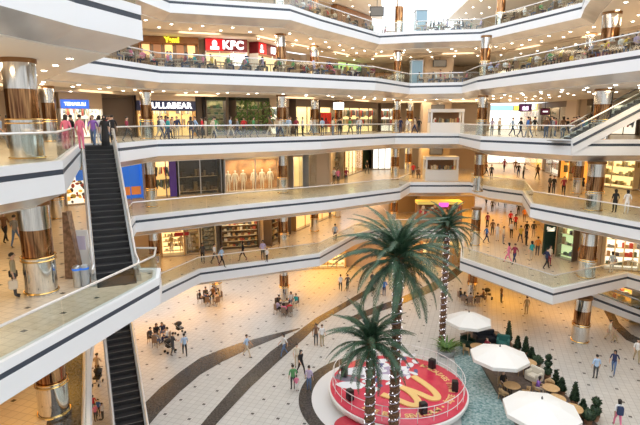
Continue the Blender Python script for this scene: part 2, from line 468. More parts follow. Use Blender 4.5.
# ---------------------------------------------------------------- columns
def column(x, y, r, k, where, top=None):
    if r < .56: r *= .88
    z = k*FH; h = (FH-1.50 if top is None else top)
    root = tag(empty('column', (x, y, z)), 'mirror-clad bronze column, %s on the %s' % (where, FLOORN[k]), 'column', 'mirror-clad columns')
    a, b = 1.5, 2.6 if top is None else 3.0
    COLPOS.append((k, x, y, r))
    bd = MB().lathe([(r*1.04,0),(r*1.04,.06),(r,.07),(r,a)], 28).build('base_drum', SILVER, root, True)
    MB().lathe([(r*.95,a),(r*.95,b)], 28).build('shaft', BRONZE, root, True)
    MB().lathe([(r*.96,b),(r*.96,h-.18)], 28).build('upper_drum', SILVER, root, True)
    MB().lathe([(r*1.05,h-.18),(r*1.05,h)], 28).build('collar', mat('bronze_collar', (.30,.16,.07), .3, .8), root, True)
    for zz in (.12, a-.12, a+.02):
        t = MB(); n = 32
        t.tube([(1.06*r*math.cos(2*PI*q/n), 1.06*r*math.sin(2*PI*q/n), zz) for q in range(n+1)], .028, 6)
        t.build('ring', GOLD, bd, True)
    return root
for k in (1, 2, 3): column(-10.95, 19.0, .58, k, 'thick, beside the dark escalators')
for k in (2, 3): column(-17.9, 34, .5, k, 'behind the thick dark-escalator one')
for k in (1, 2, 3): column(-13.1, 38.8, .5, k, 'just past the escalators')
column(-10.3, 47.6, .62, 0, 'behind the far seated group')
for k in (0, 1, 2, 3, 4): column(-3.45, 46.3, .52, k, 'middle of the long gallery')
column(-3.45, 44.6, .5, 5, 'middle of the long gallery', 4.6)
for k in (1, 3, 4, 5): column(-.6, 53.5, .52, k, 'set back behind the middle', 4.6 if k == 5 else None)
for k in (1, 3): column(2.1, 58.2 if k == 3 else 61.5, .52, k, 'deep in the hall behind the others')
for k in (1, 2, 3, 4, 5): column(8.5, 57.2, .52, k, 'at the corner by the back bridge', 4.6 if k == 5 else None)
for k in (2, 3): column(10.9, 62.5, .5, k, 'beside the kiosk')
for k in (0, 1, 2, 3, 4): column(14.9, 47.3, .52, k, 'at the bend by the palms')
column(17.8, 52.5, .5, 5, 'at the bend by the skylight', 4.6)
for k in (0, 1, 2, 3, 4): column(20.4, 37.2, .62, k, 'thick, by the white clad escalators')
for k in (2, 4): column(23.6, 46.0, .52, k, 'behind the thick white-escalator one')
# ---------------------------------------------------------------- shopfronts
def wall_at(k, x, ymin=12): return hit(W[k], x, ymin, 1e9, k*FH+1.6)
STOCK = island_mat('stock_mixed', [(.55,.35,.15),(.75,.62,.40),(.30,.16,.08),(.80,.75,.65),(.45,.10,.06),(.20,.22,.14),(.70,.50,.22),(.10,.09,.08)])
SHOES = island_mat('stock_boxes', [(.80,.72,.45),(.70,.58,.30),(.85,.80,.62),(.40,.30,.14),(.62,.50,.25),(.88,.84,.70)])
PLANTS = island_mat('stock_plants', [(.05,.14,.04),(.10,.22,.06),(.16,.12,.05),(.30,.30,.12),(.04,.08,.04)])
GARM = island_mat('stock_garments', [(.6,.1,.08),(.75,.7,.62),(.10,.10,.14),(.25,.3,.4),(.5,.35,.2),(.82,.80,.78),(.15,.22,.16)])
KITCH = island_mat('menu_items', [(.9,.55,.2),(.8,.3,.1),(.95,.8,.5),(.4,.2,.1)], .5, .5)
def shopfront(k, x0, x1, label, back, header=BROWNW, hh=2.9, depth=1.1, bays=2, frame=STEEL, stock=None, sm=STOCK, rows=4, glass=SHOPGLASS, pw=14, cat='shopfront', ymin=12, lamp=(1,.85,.6), top=None):
    a = wall_at(k, x0, ymin); c = wall_at(k, x1, ymin)
    if a is None or c is None: raise Exception('no wall %s' % label)
    z = k*FH; H = (FH-1.54 if k < 5 else 4.6) if top is None else top
    A = Vector(a); C = Vector(c); L = (C-A).length; t = (C-A).normalized(); m = (A+C)/2
    root = tag(empty('shopfront', (m.x, m.y, z), math.atan2(t.y, t.x)), label, cat)
    # local frame: x along the wall, -y towards the atrium
    MB().box((0,-.06,hh/2), (L-.12,.06,hh-.04)).build('back_panel', back, root)
    MB().box((0,-depth/2,hh+(H-hh)/2), (L,depth,H-hh)).build('header', header, root)
    MB().box((0,-depth/2,.05), (L,depth,.10)).build('plinth', mat('shop_plinth', (.45,.38,.30), .3), root)
    for i in range(bays+1):
        x = -L/2+.04+(L-.08)*i/bays
        d = depth if i in (0, bays) else .08
        MB().box((x, -depth+d/2, hh/2), (.08, d, hh)).build('mullion', frame, root)
    if glass:
        for i in range(bays):
            w = L/bays
            MB().box((-L/2+w*(i+.5), -depth+.04, hh/2+.05), (w-.1, .02, hh-.15)).build('glass_pane', glass, root)
    if stock == 'shelves':
        s = MB(); b = MB()
        for r in range(rows):
            zz = .35+(hh-.6)*r/rows
            s.box((0,-.3,zz), (L-.3,.36,.03))
            x = -L/2+.3
            while x < L/2-.3:
                w = random.uniform(.16,.34); h = random.uniform(.14,.42*(hh-.6)/rows*1.6)
                if random.random() < .9: b.box((x+w/2,-.3,zz+.02+h/2), (w*.9,.26,h))
                x += w+random.uniform(.01,.06)
        sh = s.build('shelf', mat('shelf_board', (.7,.6,.42), .5), root)
        o = b.build('stock', sm, sh); o['kind'] = 'stuff'
    elif stock == 'garments':
        b = MB(); s = MB()
        for r in range(2):
            zz = 1.15+1.1*r
            s.bar((-L/2+.2,-.35,zz+.42), (L/2-.2,-.35,zz+.42), .02)
            x = -L/2+.25
            while x < L/2-.25:
                h = random.uniform(.55,.85)
                if random.random() < .8: b.box((x,-.35,zz+.4-h/2), (.09,.4,h), Matrix.Rotation(random.uniform(-.2,.2),4,'Y'))
                x += random.uniform(.1,.22)
        sh = s.build('hanging_rail', STEEL, root); o = b.build('stock', sm, sh); o['kind'] = 'stuff'
    if pw:
        q = Matrix.Rotation(root.rotation_euler.z, 4, 'Z') @ Vector((0,-depth*.55,0))
        area('shop_lamp', (m.x+q.x, m.y+q.y, z+hh-.04), max(.5, L-.5), pw*L*.8, lamp, (0,0,root.rotation_euler.z), .5)
    root['L'] = L; root['D'] = depth; root['hh'] = hh
    return root
def sign(root, txt, size, z, material, x=0, depth=.06, offset=.012, name='sign_lettering', spacing=1., dy=.03):
    me = text_mesh(txt, size, depth, name, material, offset, 'CENTER', spacing)
    o = link(name, me, root); o.location = (x, -root['D']-dy-depth/2, z); o.rotation_euler = (PI/2, 0, 0)
    return o
def panel(root, x, z, w, h, m, name='sign_panel', d=.06, y=None):
    return MB().box((x, -(root['D'] if y is None else y)-d/2, z), (w, d, h)).build(name, m, root)
JUNG = noise_mat('jungle_back', (.05,.08,.025), (.40,.34,.16), 1.6, .7, emit=.25)
# third gallery
s = shopfront(3, 58, 100, 'white framed shop with a blue lettered sign behind the red-coated visitors', PGLOW, WALLM, 2.4, bays=3, frame=WHITE, stock='garments', sm=GARM)
L = s['L']; panel(s, -L/2+1.15, 2.75, 2.1, .7, mat('sign_blue', (.05,.16,.75), .4, 0, (.05,.2,.95), .6)); sign(s, 'TEMASLILI', .36, 2.75, SIGNW, -L/2+1.15, dy=.08)
s = shopfront(3, 102, 134, 'dark brown closed shop wall at the top of the escalator', BROWNW, BROWNW, 3.4, .5, 1, BROWNW, glass=None, pw=0)
s = shopfront(3, 135.5, 193, 'clothes shop with big white letters on a navy band and amber interior', WGLOW, NAVY, 2.3, 1.2, 4, mat('amber_frame', (.55,.33,.12), .5), 'garments', GARM, pw=16, lamp=(1,.75,.4))
panel(s, 0, 3.4, s['L'], .5, WALLM, 'upper_band', .04)
sign(s, 'PULL&BEAR', .70, 2.72, SIGNW, .25, .1, .02, spacing=1.08)
s = shopfront(3, 194, 203, 'dark pillar between the amber shop and the plant-filled shop', BROWNW, BROWNW, 3.6, .9, 1, BLACK, glass=None, pw=0)
s = shopfront(3, 204, 224, 'foliage-filled shop window next to the dark pillar', JUNG, mat('dark_green', (.03,.05,.03), .5), 3.3, 1.0, 1, BROWNW, 'shelves', PLANTS, 5, pw=10)
s = shopfront(3, 229, 262, 'shop filled with green foliage behind the walking visitors', JUNG, mat('dark_green', (.03,.05,.03), .5), 3.3, 1.2, 3, BROWNW, 'shelves', PLANTS, 5, pw=10)
b = MB()
for i in range(60):
    x = random.uniform(-.46,.46)*s['L']; zz = 1.0+2.0*random.random(); a0 = random.uniform(0,2*PI)
    b.tube([(x,-1.35,zz),(x+.5*math.cos(a0),-1.5-.2*abs(math.sin(a0)),zz+.35),(x+1.0*math.cos(a0),-1.7,zz-.1)], [.05,.07,.01], 5)
o = b.build('foliage', LEAF3, s); o['kind'] = 'stuff'
s = shopfront(3, 264, 283, 'cream lit shop with a small white sign next to the middle column', PGLOW, WALLM, 2.8, 1., 2, BROWNW, 'garments', GARM)
panel(s, .3, 3.3, 1.1, .5, SIGNW)
s = shopfront(3, 289, 311, 'bright yellow shop interior between two columns', YGLOW, BROWNW, 2.9, 1., 2, BROWNW, None, pw=10)
s = shopfront(3, 313, 330, 'yellow shop with red hanging clothes beside a column', YGLOW, BROWNW, 2.9, 1., 1, BROWNW, None, pw=10)
for i in range(7):
    MB().box((-1.2+i*.28,-.8,1.5), (.1,.35,1.6)).build('red_garment', mat('red_cloth', (.75,.06,.05), .7), s)
s = shopfront(3, 333, 372, 'long pale yellow shop window under a dark beam', YGLOW, BROWNW, 2.9, 1., 4, BROWNW, 'garments', GARM, pw=10)
s = shopfront(3, 375, 392, 'white lit shop at the far end of the long gallery', PGLOW, BROWNW, 2.9, 1., 2, BROWNW, 'garments', GARM, pw=10)
# far hall of the third gallery
s = shopfront(3, 484, 520, 'blinding white shop at the end of the far hall with a blue sign', mat('white_backlit', (1,1,1), .5, 0, (1,.98,.92), 1.25), WALLM, 2.9, 1., 3, WHITE, None, pw=0, ymin=78)
panel(s, -.5, 3.25, 3.4, .7, mat('sign_paleblue', (.25,.55,.8), .4, 0, (.3,.65,.95), .6)); panel(s, 2.6, 3.25, 2.4, .6, mat('sign_yellow', (.8,.75,.1), .4, 0, (.9,.8,.1), .8))
s = shopfront(3, 527, 546, 'amber shop with a white and yellow sign on the far hall side', OGLOW, WALLM, 2.9, 1., 3, WHITE, 'garments', GARM, pw=10, ymin=50)
L = s['L']; panel(s, 0, 3.25, L*.8, .7, SIGNW); panel(s, L*.36, 3.25, L*.12, .7, mat('sign_yellow', (.8,.75,.1)))
s = shopfront(3, 549, 600, 'dark glazed shop behind the rising escalator', WGLOW, BROWNW, 3.0, 1., 5, mat('dark_frame', (.06,.05,.04), .4), 'shelves', PLANTS, pw=6, ymin=40)
s = shopfront(3, 603, 640, 'pale lit shop above the rising escalator', PGLOW, WALLM, 3.0, 1., 3, BROWNW, 'garments', GARM, pw=8, ymin=30)
# second gallery
s = shopfront(2, 64, 86, 'tall white and orange advertising display beside the escalator', PGLOW, WHITE, 3.6, .5, 1, WHITE, None, pw=6)
for i in range(26):
    MB().sphere((random.uniform(-.42,.42)*s['L'], -.12, random.uniform(.2,1.9)), (random.uniform(.08,.22),.03,random.uniform(.08,.2)), 10, 6).build('poster_spot', [OGLOW, mat('poster_red',(.6,.1,.05)), mat('poster_yellow',(.9,.65,.1)), mat('poster_black',(.08,.05,.05))][i%4], s)
panel(s, .5, 2.6, .9, 1.4, BLUEP, 'blue_patch', .04, .1)
s = shopfront(2, 116, 141, 'bright blue panelled shop wall just behind the escalator', BLUEP, WALLM, 3.4, .5, 2, BLUEP, None, pw=4, glass=None)
panel(s, 0, .75, s['L']*.9, .7, mat('poster_orange', (.75,.25,.05), .5, 0, (.8,.25,.05), .3), 'orange_strip', .04, .1)
s = shopfront(2, 153, 174, 'amber window with a purple side panel next to a column', WGLOW, WALLM, 3.3, .9, 2, NAVY, 'garments', GARM, pw=10)
panel(s, s['L']/2-.35, 1.7, .6, 3.2, mat('purple_panel', (.06,.03,.35), .4), 'purple_panel', .05, .95)
DK = mat('dark_interior', (.03,.025,.02), .6)
s = shopfront(2, 175.5, 218, 'two dark unlit shop windows in steel frames', DK, mat('grey_header', (.40,.37,.33), .5), 3.2, 1.0, 2, STEEL, 'shelves', island_mat('stock_dark', [(.05,.04,.03),(.12,.08,.05),(.2,.15,.08)]), 2, pw=1)
s = shopfront(2, 219, 277, 'golden lit display windows with pale mannequins', noise_mat('golden_backlit', (.12,.055,.02), (.42,.22,.09), 1.1, .7, emit=.22), mat('grey_header', (.4,.37,.33)), 3.1, 1.6, 2, STEEL, None, pw=45, lamp=(1,.78,.5)); SHOPGOLD = s
s = shopfront(2, 289, 299, 'narrow cream window behind the middle column', WGLOW, WALLM, 3.1, .9, 1, STEEL, None, pw=8)
s = shopfront(2, 300.5, 336, 'black glazed shop with dim shelves', DK, mat('grey_header', (.4,.37,.33)), 3.2, 1.0, 2, STEEL, 'shelves', island_mat('stock_dim', [(.06,.06,.07),(.14,.16,.18),(.25,.22,.2)]), 3, pw=2)
s = shopfront(2, 338, 356, 'amber striped shop past the black glazed one', YGLOW, BROWNW, 3.2, .9, 5, mat('amber_frame', (.55,.33,.12)), None, pw=10)
s = shopfront(2, 358, 369, 'dark green shop pillar in the deep recess', mat('deep_green', (.02,.05,.025), .5), BROWNW, 3.2, .7, 1, BLACK, None, pw=0, glass=None)
s = shopfront(2, 371, 391, 'white lit entrance at the end of the deep recess', mat('white_backlit', (1,1,1)), BROWNW, 3.2, .9, 3, BROWNW, None, pw=0)
s = shopfront(2, 484, 526, 'white lit shop closing the far hall of the second gallery', mat('white_backlit', (1,1,1)), WALLM, 3.3, .9, 3, WHITE, None, pw=0, ymin=78)
s = shopfront(2, 531, 549, 'orange and yellow lit shop on the side of the far hall', OGLOW, WALLM, 3.4, .8, 3, WHITE, None, pw=10, ymin=50)
panel(s, 0, 1.7, s['L']*.3, 3.0, mat('yellow_strong', (.95,.65,.02), .5, 0, (1,.65,.02), .7), 'yellow_panel', .05, .15)
s = shopfront(2, 552, 566, 'red and white lit shop next to the orange one', PGLOW, WALLM, 3.4, .8, 2, BROWNW, 'garments', GARM, pw=10, ymin=46)
panel(s, 0, 2.6, s['L']*.6, 1.4, mat('red_lit', (.8,.05,.03), .5, 0, (.9,.05,.03), .5), 'red_panel', .05, .3)
s = shopfront(2, 568, 592, 'amber shop between two dark columns', YGLOW, WALLM, 3.3, .8, 3, OGLOW, 'garments', GARM, pw=10, ymin=40)
s = shopfront(2, 596, 640, 'wide glowing cream shop with curved counter at the edge of the picture', YGLOW, WALLM, 3.3, .8, 2, CREAM, 'shelves', SHOES, 3, pw=10, ymin=36)
# first gallery
s = shopfront(1, 161, 184, 'shoe shop wall of yellow lit shelves behind white mannequins', YGLOW, WALLM, 3.6, 1.2, 1, WOODT, 'shelves', SHOES, 7, glass=None, pw=12, lamp=(1,.8,.45))
s = shopfront(1, 184.5, 199, 'red and cream sale display with the number 50', mat('sale_cream', (.75,.62,.4), .6), mat('sale_red', (.42,.03,.03), .5), 3.4, 1.1, 1, CREAM, 'shelves', SHOES, 5, glass=None, pw=10)
panel(s, -.9, 2.9, 1.2, .9, mat('sale_red', (.42,.03,.03))); sign(s, '50', .7, 2.9, mat('sale_white', (.85,.8,.7)), -.9, dy=.08); panel(s, -.9, 2.0, 1.2, .3, mat('sale_red', (.42,.03,.03)), 'red_strip')
s = shopfront(1, 200.5, 215, 'grey-green shelf rack at the shop corner', mat('rack_back', (.45,.42,.30), .6), WALLM, 3.5, 1.0, 1, CREAM, 'shelves', island_mat('stock_grey', [(.4,.4,.33),(.55,.52,.4),(.3,.33,.28)]), 7, glass=None, pw=8)
s = shopfront(1, 220, 258, 'crowded open shop under a white lettered sign', mat('shop_depth', (.30,.18,.08), .7), mat('grey_header', (.4,.37,.33)), 3.1, 1.2, 1, BROWNW, 'shelves', STOCK, 5, glass=None, pw=12)
panel(s, -.3, 3.5, 3.4, .55, GREYP); sign(s, 'SPORTOOM', .55, 3.5, SIGNW, -.3, dy=.08, offset=.02)
s = shopfront(1, 263, 283, 'cluttered sports stock wall receding into the golden hall', mat('shop_depth', (.3,.18,.08)), BROWNW, 3.3, .9, 3, BROWNW, 'shelves', STOCK, 5, glass=None, pw=8, ymin=45)
s = shopfront(1, 291, 333, 'amber lit wall deep in the golden hall', WGLOW, WALLM, 3.3, .6, 5, mat('amber_frame', (.55,.33,.12)), None, glass=None, pw=8, ymin=45)
s = shopfront(1, 536, 541, 'narrow amber window before the dark green sign wall', WGLOW, WALLM, 3.4, .6, 1, CREAM, None, glass=None, pw=8, ymin=40)
s = tag(empty('sign_wall', (20.55, 44.1, FH)), 'dark green standing sign wall with a cream emblem on the first gallery', 'sign')
MB().box((0,0,1.7), (1.0,.3,3.4)).build('panel', mat('bottle_green', (.01,.05,.035), .5), s)
bm = MB()
for i in range(5): bm.box((-.28+.14*i+.03*math.sin(i*7), -.17, 2.35+.07*math.cos(i*5)), (.16,.03,.28))
bm.box((.03,-.17,2.18), (.62,.03,.1)); bm.build('emblem', mat('emblem_cream', (.9,.85,.7), .5, 0, (.9,.85,.7), .5), s)
s = shopfront(1, 562, 579, 'pale green lit shop window left of the thick column', mat('green_glow', (.7,.85,.5), .5, 0, (.75,.95,.5), .6), WALLM, 3.4, .7, 1, BROWNW, 'shelves', GARM, 3, pw=8, ymin=36)
s = shopfront(1, 602, 640, 'bright cluttered shop with red and white goods at the edge of the picture', PGLOW, WALLM, 3.4, .9, 4, CREAM, 'shelves', GARM, 4, glass=None, pw=8, ymin=30)
# food court counters (fourth gallery)
s = shopfront(4, 140, 199, 'brown food counter with five lit menu pictures and a yellow sign', BROWNW, mat('counter_brown', (.32,.15,.06), .5), 3.1, 1.2, 5, mat('counter_brown', (.32,.15,.06)), None, glass=None, pw=10)
L = s['L']
for i in range(5): panel(s, -L/2+L*(i+.62)/5.3, 2.4, L/8, 1.15, KITCH if i%2 else mat('menu_glow', (.9,.6,.3), .5, 0, (1,.62,.25), .9), 'menu_picture', .08, .9)
sign(s, 'Yam!', .62, 3.36, mat('sign_lime', (.85,.85,.05), .5, 0, (.95,.9,.05), 1.1), .3, .1, .03)
MB().box((0,-1.5,.55), (L*.9,.5,1.1)).build('counter', mat('counter_front', (.6,.5,.4), .4), s)
s = shopfront(4, 205, 246, 'fried chicken counter with red sign and big white letters', mat('kitchen_warm', (.8,.6,.35), .5, 0, (1,.75,.4), .6), mat('maroon_sign', (.20,.02,.03), .4), 2.55, 1.2, 3, WHITE, None, glass=None, pw=12)
L = s['L']
panel(s, -L/2+.85, 3.1, 1.6, 1.05, mat('red_sign', (.75,.01,.02), .4, 0, (.8,.02,.03), .4))
f_ = MB(); f_.sphere((-L/2+.85,-1.3,3.2), (.24,.04,.3), 14, 8); f_.box((-L/2+.85,-1.3,2.8), (.8,.05,.26)); f_.build('emblem', SIGNW, s)
sign(s, 'KFC', .98, 3.08, SIGNW, .6, .1, .05, spacing=1.15)
MB().box((0,-1.5,.55), (L*.9,.5,1.1)).build('counter', mat('counter_front', (.6,.5,.4)), s)
panel(s, L*.3, 1.9, 1.4, 1.1, SIGNW, 'menu_board', .06, .3)
s = shopfront(4, 249.5, 278, 'angled wing of the fried chicken counter with smaller white letters', mat('kitchen_warm', (.8,.6,.35)), mat('maroon_sign', (.2,.02,.03)), 2.6, 1.0, 2, WHITE, None, glass=None, pw=10, ymin=45)
L = s['L']; panel(s, -L/2+.8, 3.1, 1.3, 1.0, mat('red_sign', (.75,.01,.02)))
f_ = MB(); f_.sphere((-L/2+.55,-1.1,3.2), (.2,.04,.26), 12, 8); f_.box((-L/2+.55,-1.1,2.82), (.6,.05,.26)); f_.build('emblem', SIGNW, s)
sign(s, 'KFC', .8, 3.08, SIGNW, .35, .1, .04)
s = shopfront(4, 362, 392, 'dim food counter behind the corner column', mat('counter_brown', (.32,.15,.06)), WALLM, 2.6, 1.0, 3, BROWNW, 'shelves', STOCK, 3, glass=None, pw=5, ymin=55)
s = shopfront(4, 300, 354, 'long dim counter row at the back of the food court', mat('counter_brown', (.32,.15,.06)), WALLM, 2.6, 1.0, 6, BROWNW, 'shelves', STOCK, 3, glass=None, pw=5, ymin=55)
panel(s, s['L']*.28, 2.9, 5., .9, mat('sign_palegreen', (.5,.8,.3), .5, 0, (.6,.9,.3), .7))
s = shopfront(4, 500, 545, 'curved cream food counter behind the seated diners', PGLOW, CREAM, 2.7, 1.0, 4, CREAM, None, glass=None, pw=8, ymin=50)
s = shopfront(4, 548, 610, 'brown food counter row behind the seated diners', mat('counter_brown', (.32,.15,.06)), BROWNW, 2.4, 1.0, 5, BROWNW, 'shelves', STOCK, 3, glass=None, pw=6, ymin=40)
s = shopfront(5, 331, 366, 'orange-brown shop wall under the sloping ceiling', mat('shop_depth', (.3,.18,.08)), mat('counter_brown', (.32,.15,.06)), 2.6, .8, 4, BROWNW, None, glass=None, pw=8, ymin=50, top=4.5)
# ground floor
s = shopfront(0, 300, 345, 'golden lit ground floor shop under the first gallery', YGLOW, WALLM, 3.0, .8, 5, mat('amber_frame', (.55,.33,.12)), 'shelves', SHOES, 4, pw=12, ymin=50, lamp=(1,.75,.3))
s = shopfront(0, 420, 466, 'golden lit ground floor shop behind the small palm', YGLOW, WALLM, 3.0, .8, 3, mat('amber_frame', (.55,.33,.12)), 'shelves', SHOES, 4, pw=14, ymin=50, lamp=(1,.75,.3))
s = shopfront(0, 612, 640, 'orange lit ground floor shop at the edge of the picture', OGLOW, WALLM, 3.0, .8, 2, CREAM, 'shelves', STOCK, 3, pw=12, ymin=34)
# lift core and its hanging screens
for k in (1, 2, 3, 4):
    struct(MB().box((14.2, 63.3, k*FH+1.84), (3.4, 2.0, 3.66)).build('wall_core', WALLM))
def screen(x, y, z, w, h, label, hang, double=False, m=BLACK):
    root = tag(empty('hanging_screen', (x, y, z)), label, 'screen')
    MB().box((0,0,0), (w,.09,h)).build('housing', BLACK, root)
    MB().box((0,-.05,0), (w*.9,.02,h*.85)).build('display', m, root)
    MB().bar((0,0,h/2), (0,0,hang), .03).build('hanger', BLACK, root)
    return root
SCR = mat('screen_grey', (.10,.09,.08), .3, 0, (.3,.26,.2), .25)
for k in (2, 3, 4): screen(14.2, 62.1, k*FH+2.9, 1.6, .8, 'dark screen on the beige core wall of the %s' % FLOORN[k], .74, m=SCR)
screen(6.2, 58.0, 5*FH+2.7, 1.5, 1.0, 'dark screen hanging over the top gallery', 1.9, m=SCR)
screen(2.05, 57.0, 3*FH+3.0, 1.3, .9, 'white-faced hanging sign by the deep columns of the third gallery', .66, m=SIGNW)
s = screen(21.5, 54, 3*FH+2.75, 1.35, .8, 'purple hanging screen with white letters over the far hall', .92, m=mat('screen_purple', (.12,.03,.15), .4)); o = link('lettering', text_mesh('as', .8, .03, 'lettering', mat('lilac_text', (.85,.7,.95), .5, 0, (.9,.75,1), 1.0), .03), s); o.location = (0,-.09,0); o.rotation_euler = (PI/2,0,0)
s = screen(23.6, 54, 3*FH+2.35, 1.0, .7, 'small maroon hanging screen beside the white and yellow sign', 1.3, m=mat('screen_maroon', (.14,.02,.08), .4)); MB().box((0,-.07,0), (.5,.02,.12)).build('lettering', SIGNW, s)
# glass lift cabins
for k in (4, 5):
    root = tag(empty('glass_lift', (10.6 if k == 4 else 10.9, 57.6, k*FH)), 'pale blue glass lift cabin standing behind the railing of the %s' % FLOORN[k], 'lift')
    MB().box((0,0,1.35), (1.2,1.2,2.5)).build('cabin', mat('lift_glass', (.30,.45,.55), .15), root)
    MB().box((0,0,.05), (1.3,1.3,.1)).build('base', GREYP, root); MB().box((0,0,2.65), (1.3,1.3,.12)).build('roof', GREYP, root)
    for sx in (-1,1): MB().box((sx*.6,-.6,1.35), (.06,.06,2.6)).build('corner_post', STEEL, root)
# kiosks on the back bridge
def kiosk(x, y, k, w, label, body, roof, kind):
    root = tag(empty('kiosk', (x, y, k*FH)), label, 'kiosk')
    MB().box((0,0,.6), (w,1.6,1.2)).build('counter', body, root)
    for sx in (-1,1):
        for sy in (-1,1): MB().box((sx*(w/2-.12), sy*.65, 1.78), (.2,.2,1.16)).build('post', body, root)
    MB().box((0,0,2.5), (w,1.6,.34)).build('canopy', roof, root)
    MB().box((0,.72,1.75), (w-.3,.06,1.1)).build('back_board', mat('kiosk_back', (.22,.12,.06), .6), root)
    o = MB()
    for i in range(24): o.box((random.uniform(-.42,.42)*w, random.uniform(-.3,.3), 1.2+.2), (.16,.14,random.uniform(.2,.7)))
    o = o.build('goods', STOCK, root); o['kind'] = 'stuff'
    return root
kiosk(14.0, 57.2, 3, 3.7, 'white kiosk with an open serving window on the third gallery bridge', WHITE, WHITE, 0)
kiosk(13.6, 57.0, 2, 3.7, 'white framed kiosk with dark opening on the second gallery bridge', PALESTONE, WHITE, 0)
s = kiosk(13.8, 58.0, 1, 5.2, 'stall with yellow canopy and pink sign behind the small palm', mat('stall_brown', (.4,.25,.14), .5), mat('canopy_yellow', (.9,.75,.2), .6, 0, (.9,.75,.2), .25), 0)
MB().box((.4,-.84,2.3), (1.1,.06,.5)).build('pink_sign', mat('sign_pink', (.8,.1,.6), .4, 0, (.9,.15,.7), .8), s)
o = MB()
for i in range(26): o.sphere((random.uniform(-2.3,2.3), -.85, random.uniform(1.3,2.1)), (.2,.08,.2), 8, 6)
o = o.build('hanging_goods', island_mat('stall_goods', [(.6,.08,.1),(.8,.5,.3),(.5,.2,.1),(.85,.8,.7),(.3,.1,.08)]), s); o['kind'] = 'stuff'
# ---------------------------------------------------------------- escalators
SK = {}
def escalator(p0, p1, z0, z1, w, label, clad=None, nst=None):
    """p0 bottom centre, p1 top centre (plan)"""
    a = Vector((*p0, z0)); b = Vector((*p1, z1)); d = (b-a); run = Vector((d.x, d.y)).length; rise = z1-z0
    root = tag(empty('escalator', a, math.atan2(d.y, d.x)), label, 'escalator')
    n = nst or max(8, int(run/.42)); st = MB(); no = MB()
    sw = w-.44; tr = run/n; rs = rise/n
    for i in range(n):
        x = tr*(i+.5); z = rs*(i+1)
        st.box((x, 0, z-rs*.75), (tr*1.02, sw, rs*1.5)); no.box((tr*i+.03, 0, z+.004), (.05, sw, .012))
    st.box((-.6,0,.01), (1.3,sw,.03)); st.box((run+.6,0,rise+.012), (1.3,sw,.03))
    o = st.build('steps', STEP, root); no.build('step_nosings', NOSE, o)
    def P3(x, y, off_): return (x, y, off_+max(0, min(rise, rise*x/run)))
    xs = [-1.0 if clad is None or z0 < 3 else -.05, 0, run, run+1.0]
    for s in (-1, 1):
        y = s*(w/2-.11)
        for nm, lo, hi, th, m in (('skirt', -.1 if clad is None else -.9, .28 if clad is None else .2, .20, clad or mat('escalator_trim', (.55,.56,.57), .3, .8)), ('balustrade', .28 if clad is None else .2, .92, .03, GLASS)):
            bm = MB().bm; q = MB()
            for j in range(3):
                v = [P3(xs[j],y,lo), P3(xs[j+1],y,lo), P3(xs[j+1],y,hi), P3(xs[j],y,hi)]
                f = [q.bm.verts.new((p[0], p[1]-th/2, p[2])) for p in v]; g = [q.bm.verts.new((p[0], p[1]+th/2, p[2])) for p in v]
                q.bm.faces.new(f); q.bm.faces.new(g[::-1])
                for i in range(4): q.bm.faces.new((f[i], f[(i+1)%4], g[(i+1)%4], g[i]))
            bo = q.build(nm, m, root); SK[nm] = bo
        MB().tube([(xs[0]-.1,y,.62),(xs[0]-.2,y,.8),(xs[0]-.1,y,.95)]+[P3(x,y,.96) for x in xs[1:]]+[(run+1.0,y,rise+.96),(run+1.2,y,rise+.8),(run+1.1,y,rise+.62)], .06, 8).build('handrail', RAILM if clad is None else STEEL, root, True)
        if clad is not None:
            q = MB()
            for j in range(1,2):
                q.tube([P3(x,s*(w/2+.005),-.27) for x in xs[1:3]], .09, 4)
            q.build('dark_stripe', STRIPE, SK['skirt'])
    q = MB()
    lo, hi = (-.95,-.35)
    v = [(.0,0,-.05 if clad is None else -.9),(run,0,rise-.95),(run,0,rise-.3),(.0,0,.0)]
    f = [q.bm.verts.new((p[0], -(w/2-.22), p[2])) for p in v]; g = [q.bm.verts.new((p[0], w/2-.22, p[2])) for p in v]
    q.bm.faces.new(f); q.bm.faces.new(g[::-1])
    for i in range(4): q.bm.faces.new((f[i], f[(i+1)%4], g[(i+1)%4], g[i]))
    q.build('truss', clad or GREYP, root)
    return root
escalator((-8.85,21.0), (-13.05,30.0), 2*FH, 3*FH, 1.95, 'dark stepped escalator climbing from the sloping balcony to the gallery above')
escalator((-9.4,22.9), (-13.65,31.9), 0, FH, 1.85, 'dark stepped escalator climbing from the tiled ground floor, partly under the balcony')
escalator((18.05,37.15), (25.6,37.15), 3*FH, 3*FH+4.1, 1.7, 'white clad escalator rising from the third gallery', WHITE)
escalator((26.5,40.0), (20.2,40.0), 1.45, FH-1.35, 1.7, 'white clad escalator descending from the first gallery behind the umbrellas', WHITE)
# ---------------------------------------------------------------- ground floor bands
def band(top, bot, name='floor', m=DARKSTONE, z=.012):
    a = [at(x, y, 0) for x, y in top]; b = [at(x, y, 0) for x, y in bot]
    q = MB()
    for i in range(len(a)-1):
        q.quad((*a[i], z), (*a[i+1], z), (*b[i+1], z), (*b[i], z))
    return struct(q.build(name, m))
band([(140,408),(160,388),(180,372),(200,358),(220,350),(240,343),(270,335),(300,328)], [(140,436),(160,412),(180,392),(200,375),(222,362),(243,352),(272,340),(300,329)])
band([(192,436),(210,414),(240,380),(270,352),(300,330),(316,318),(345,302),(372,286)], [(206,436),(222,418),(250,388),(280,360),(305,338),(321,322),(350,305),(376,289)], z=.016)
band([(348,318),(372,308),(402,297),(430,284),(448,273),(462,264)], [(352,323),(376,313),(405,303),(434,291),(454,279),(466,269)], z=.014)
band([(604,311),(612,326),(626,340),(640,346)], [(612,309),(619,323),(632,335),(646,341)])
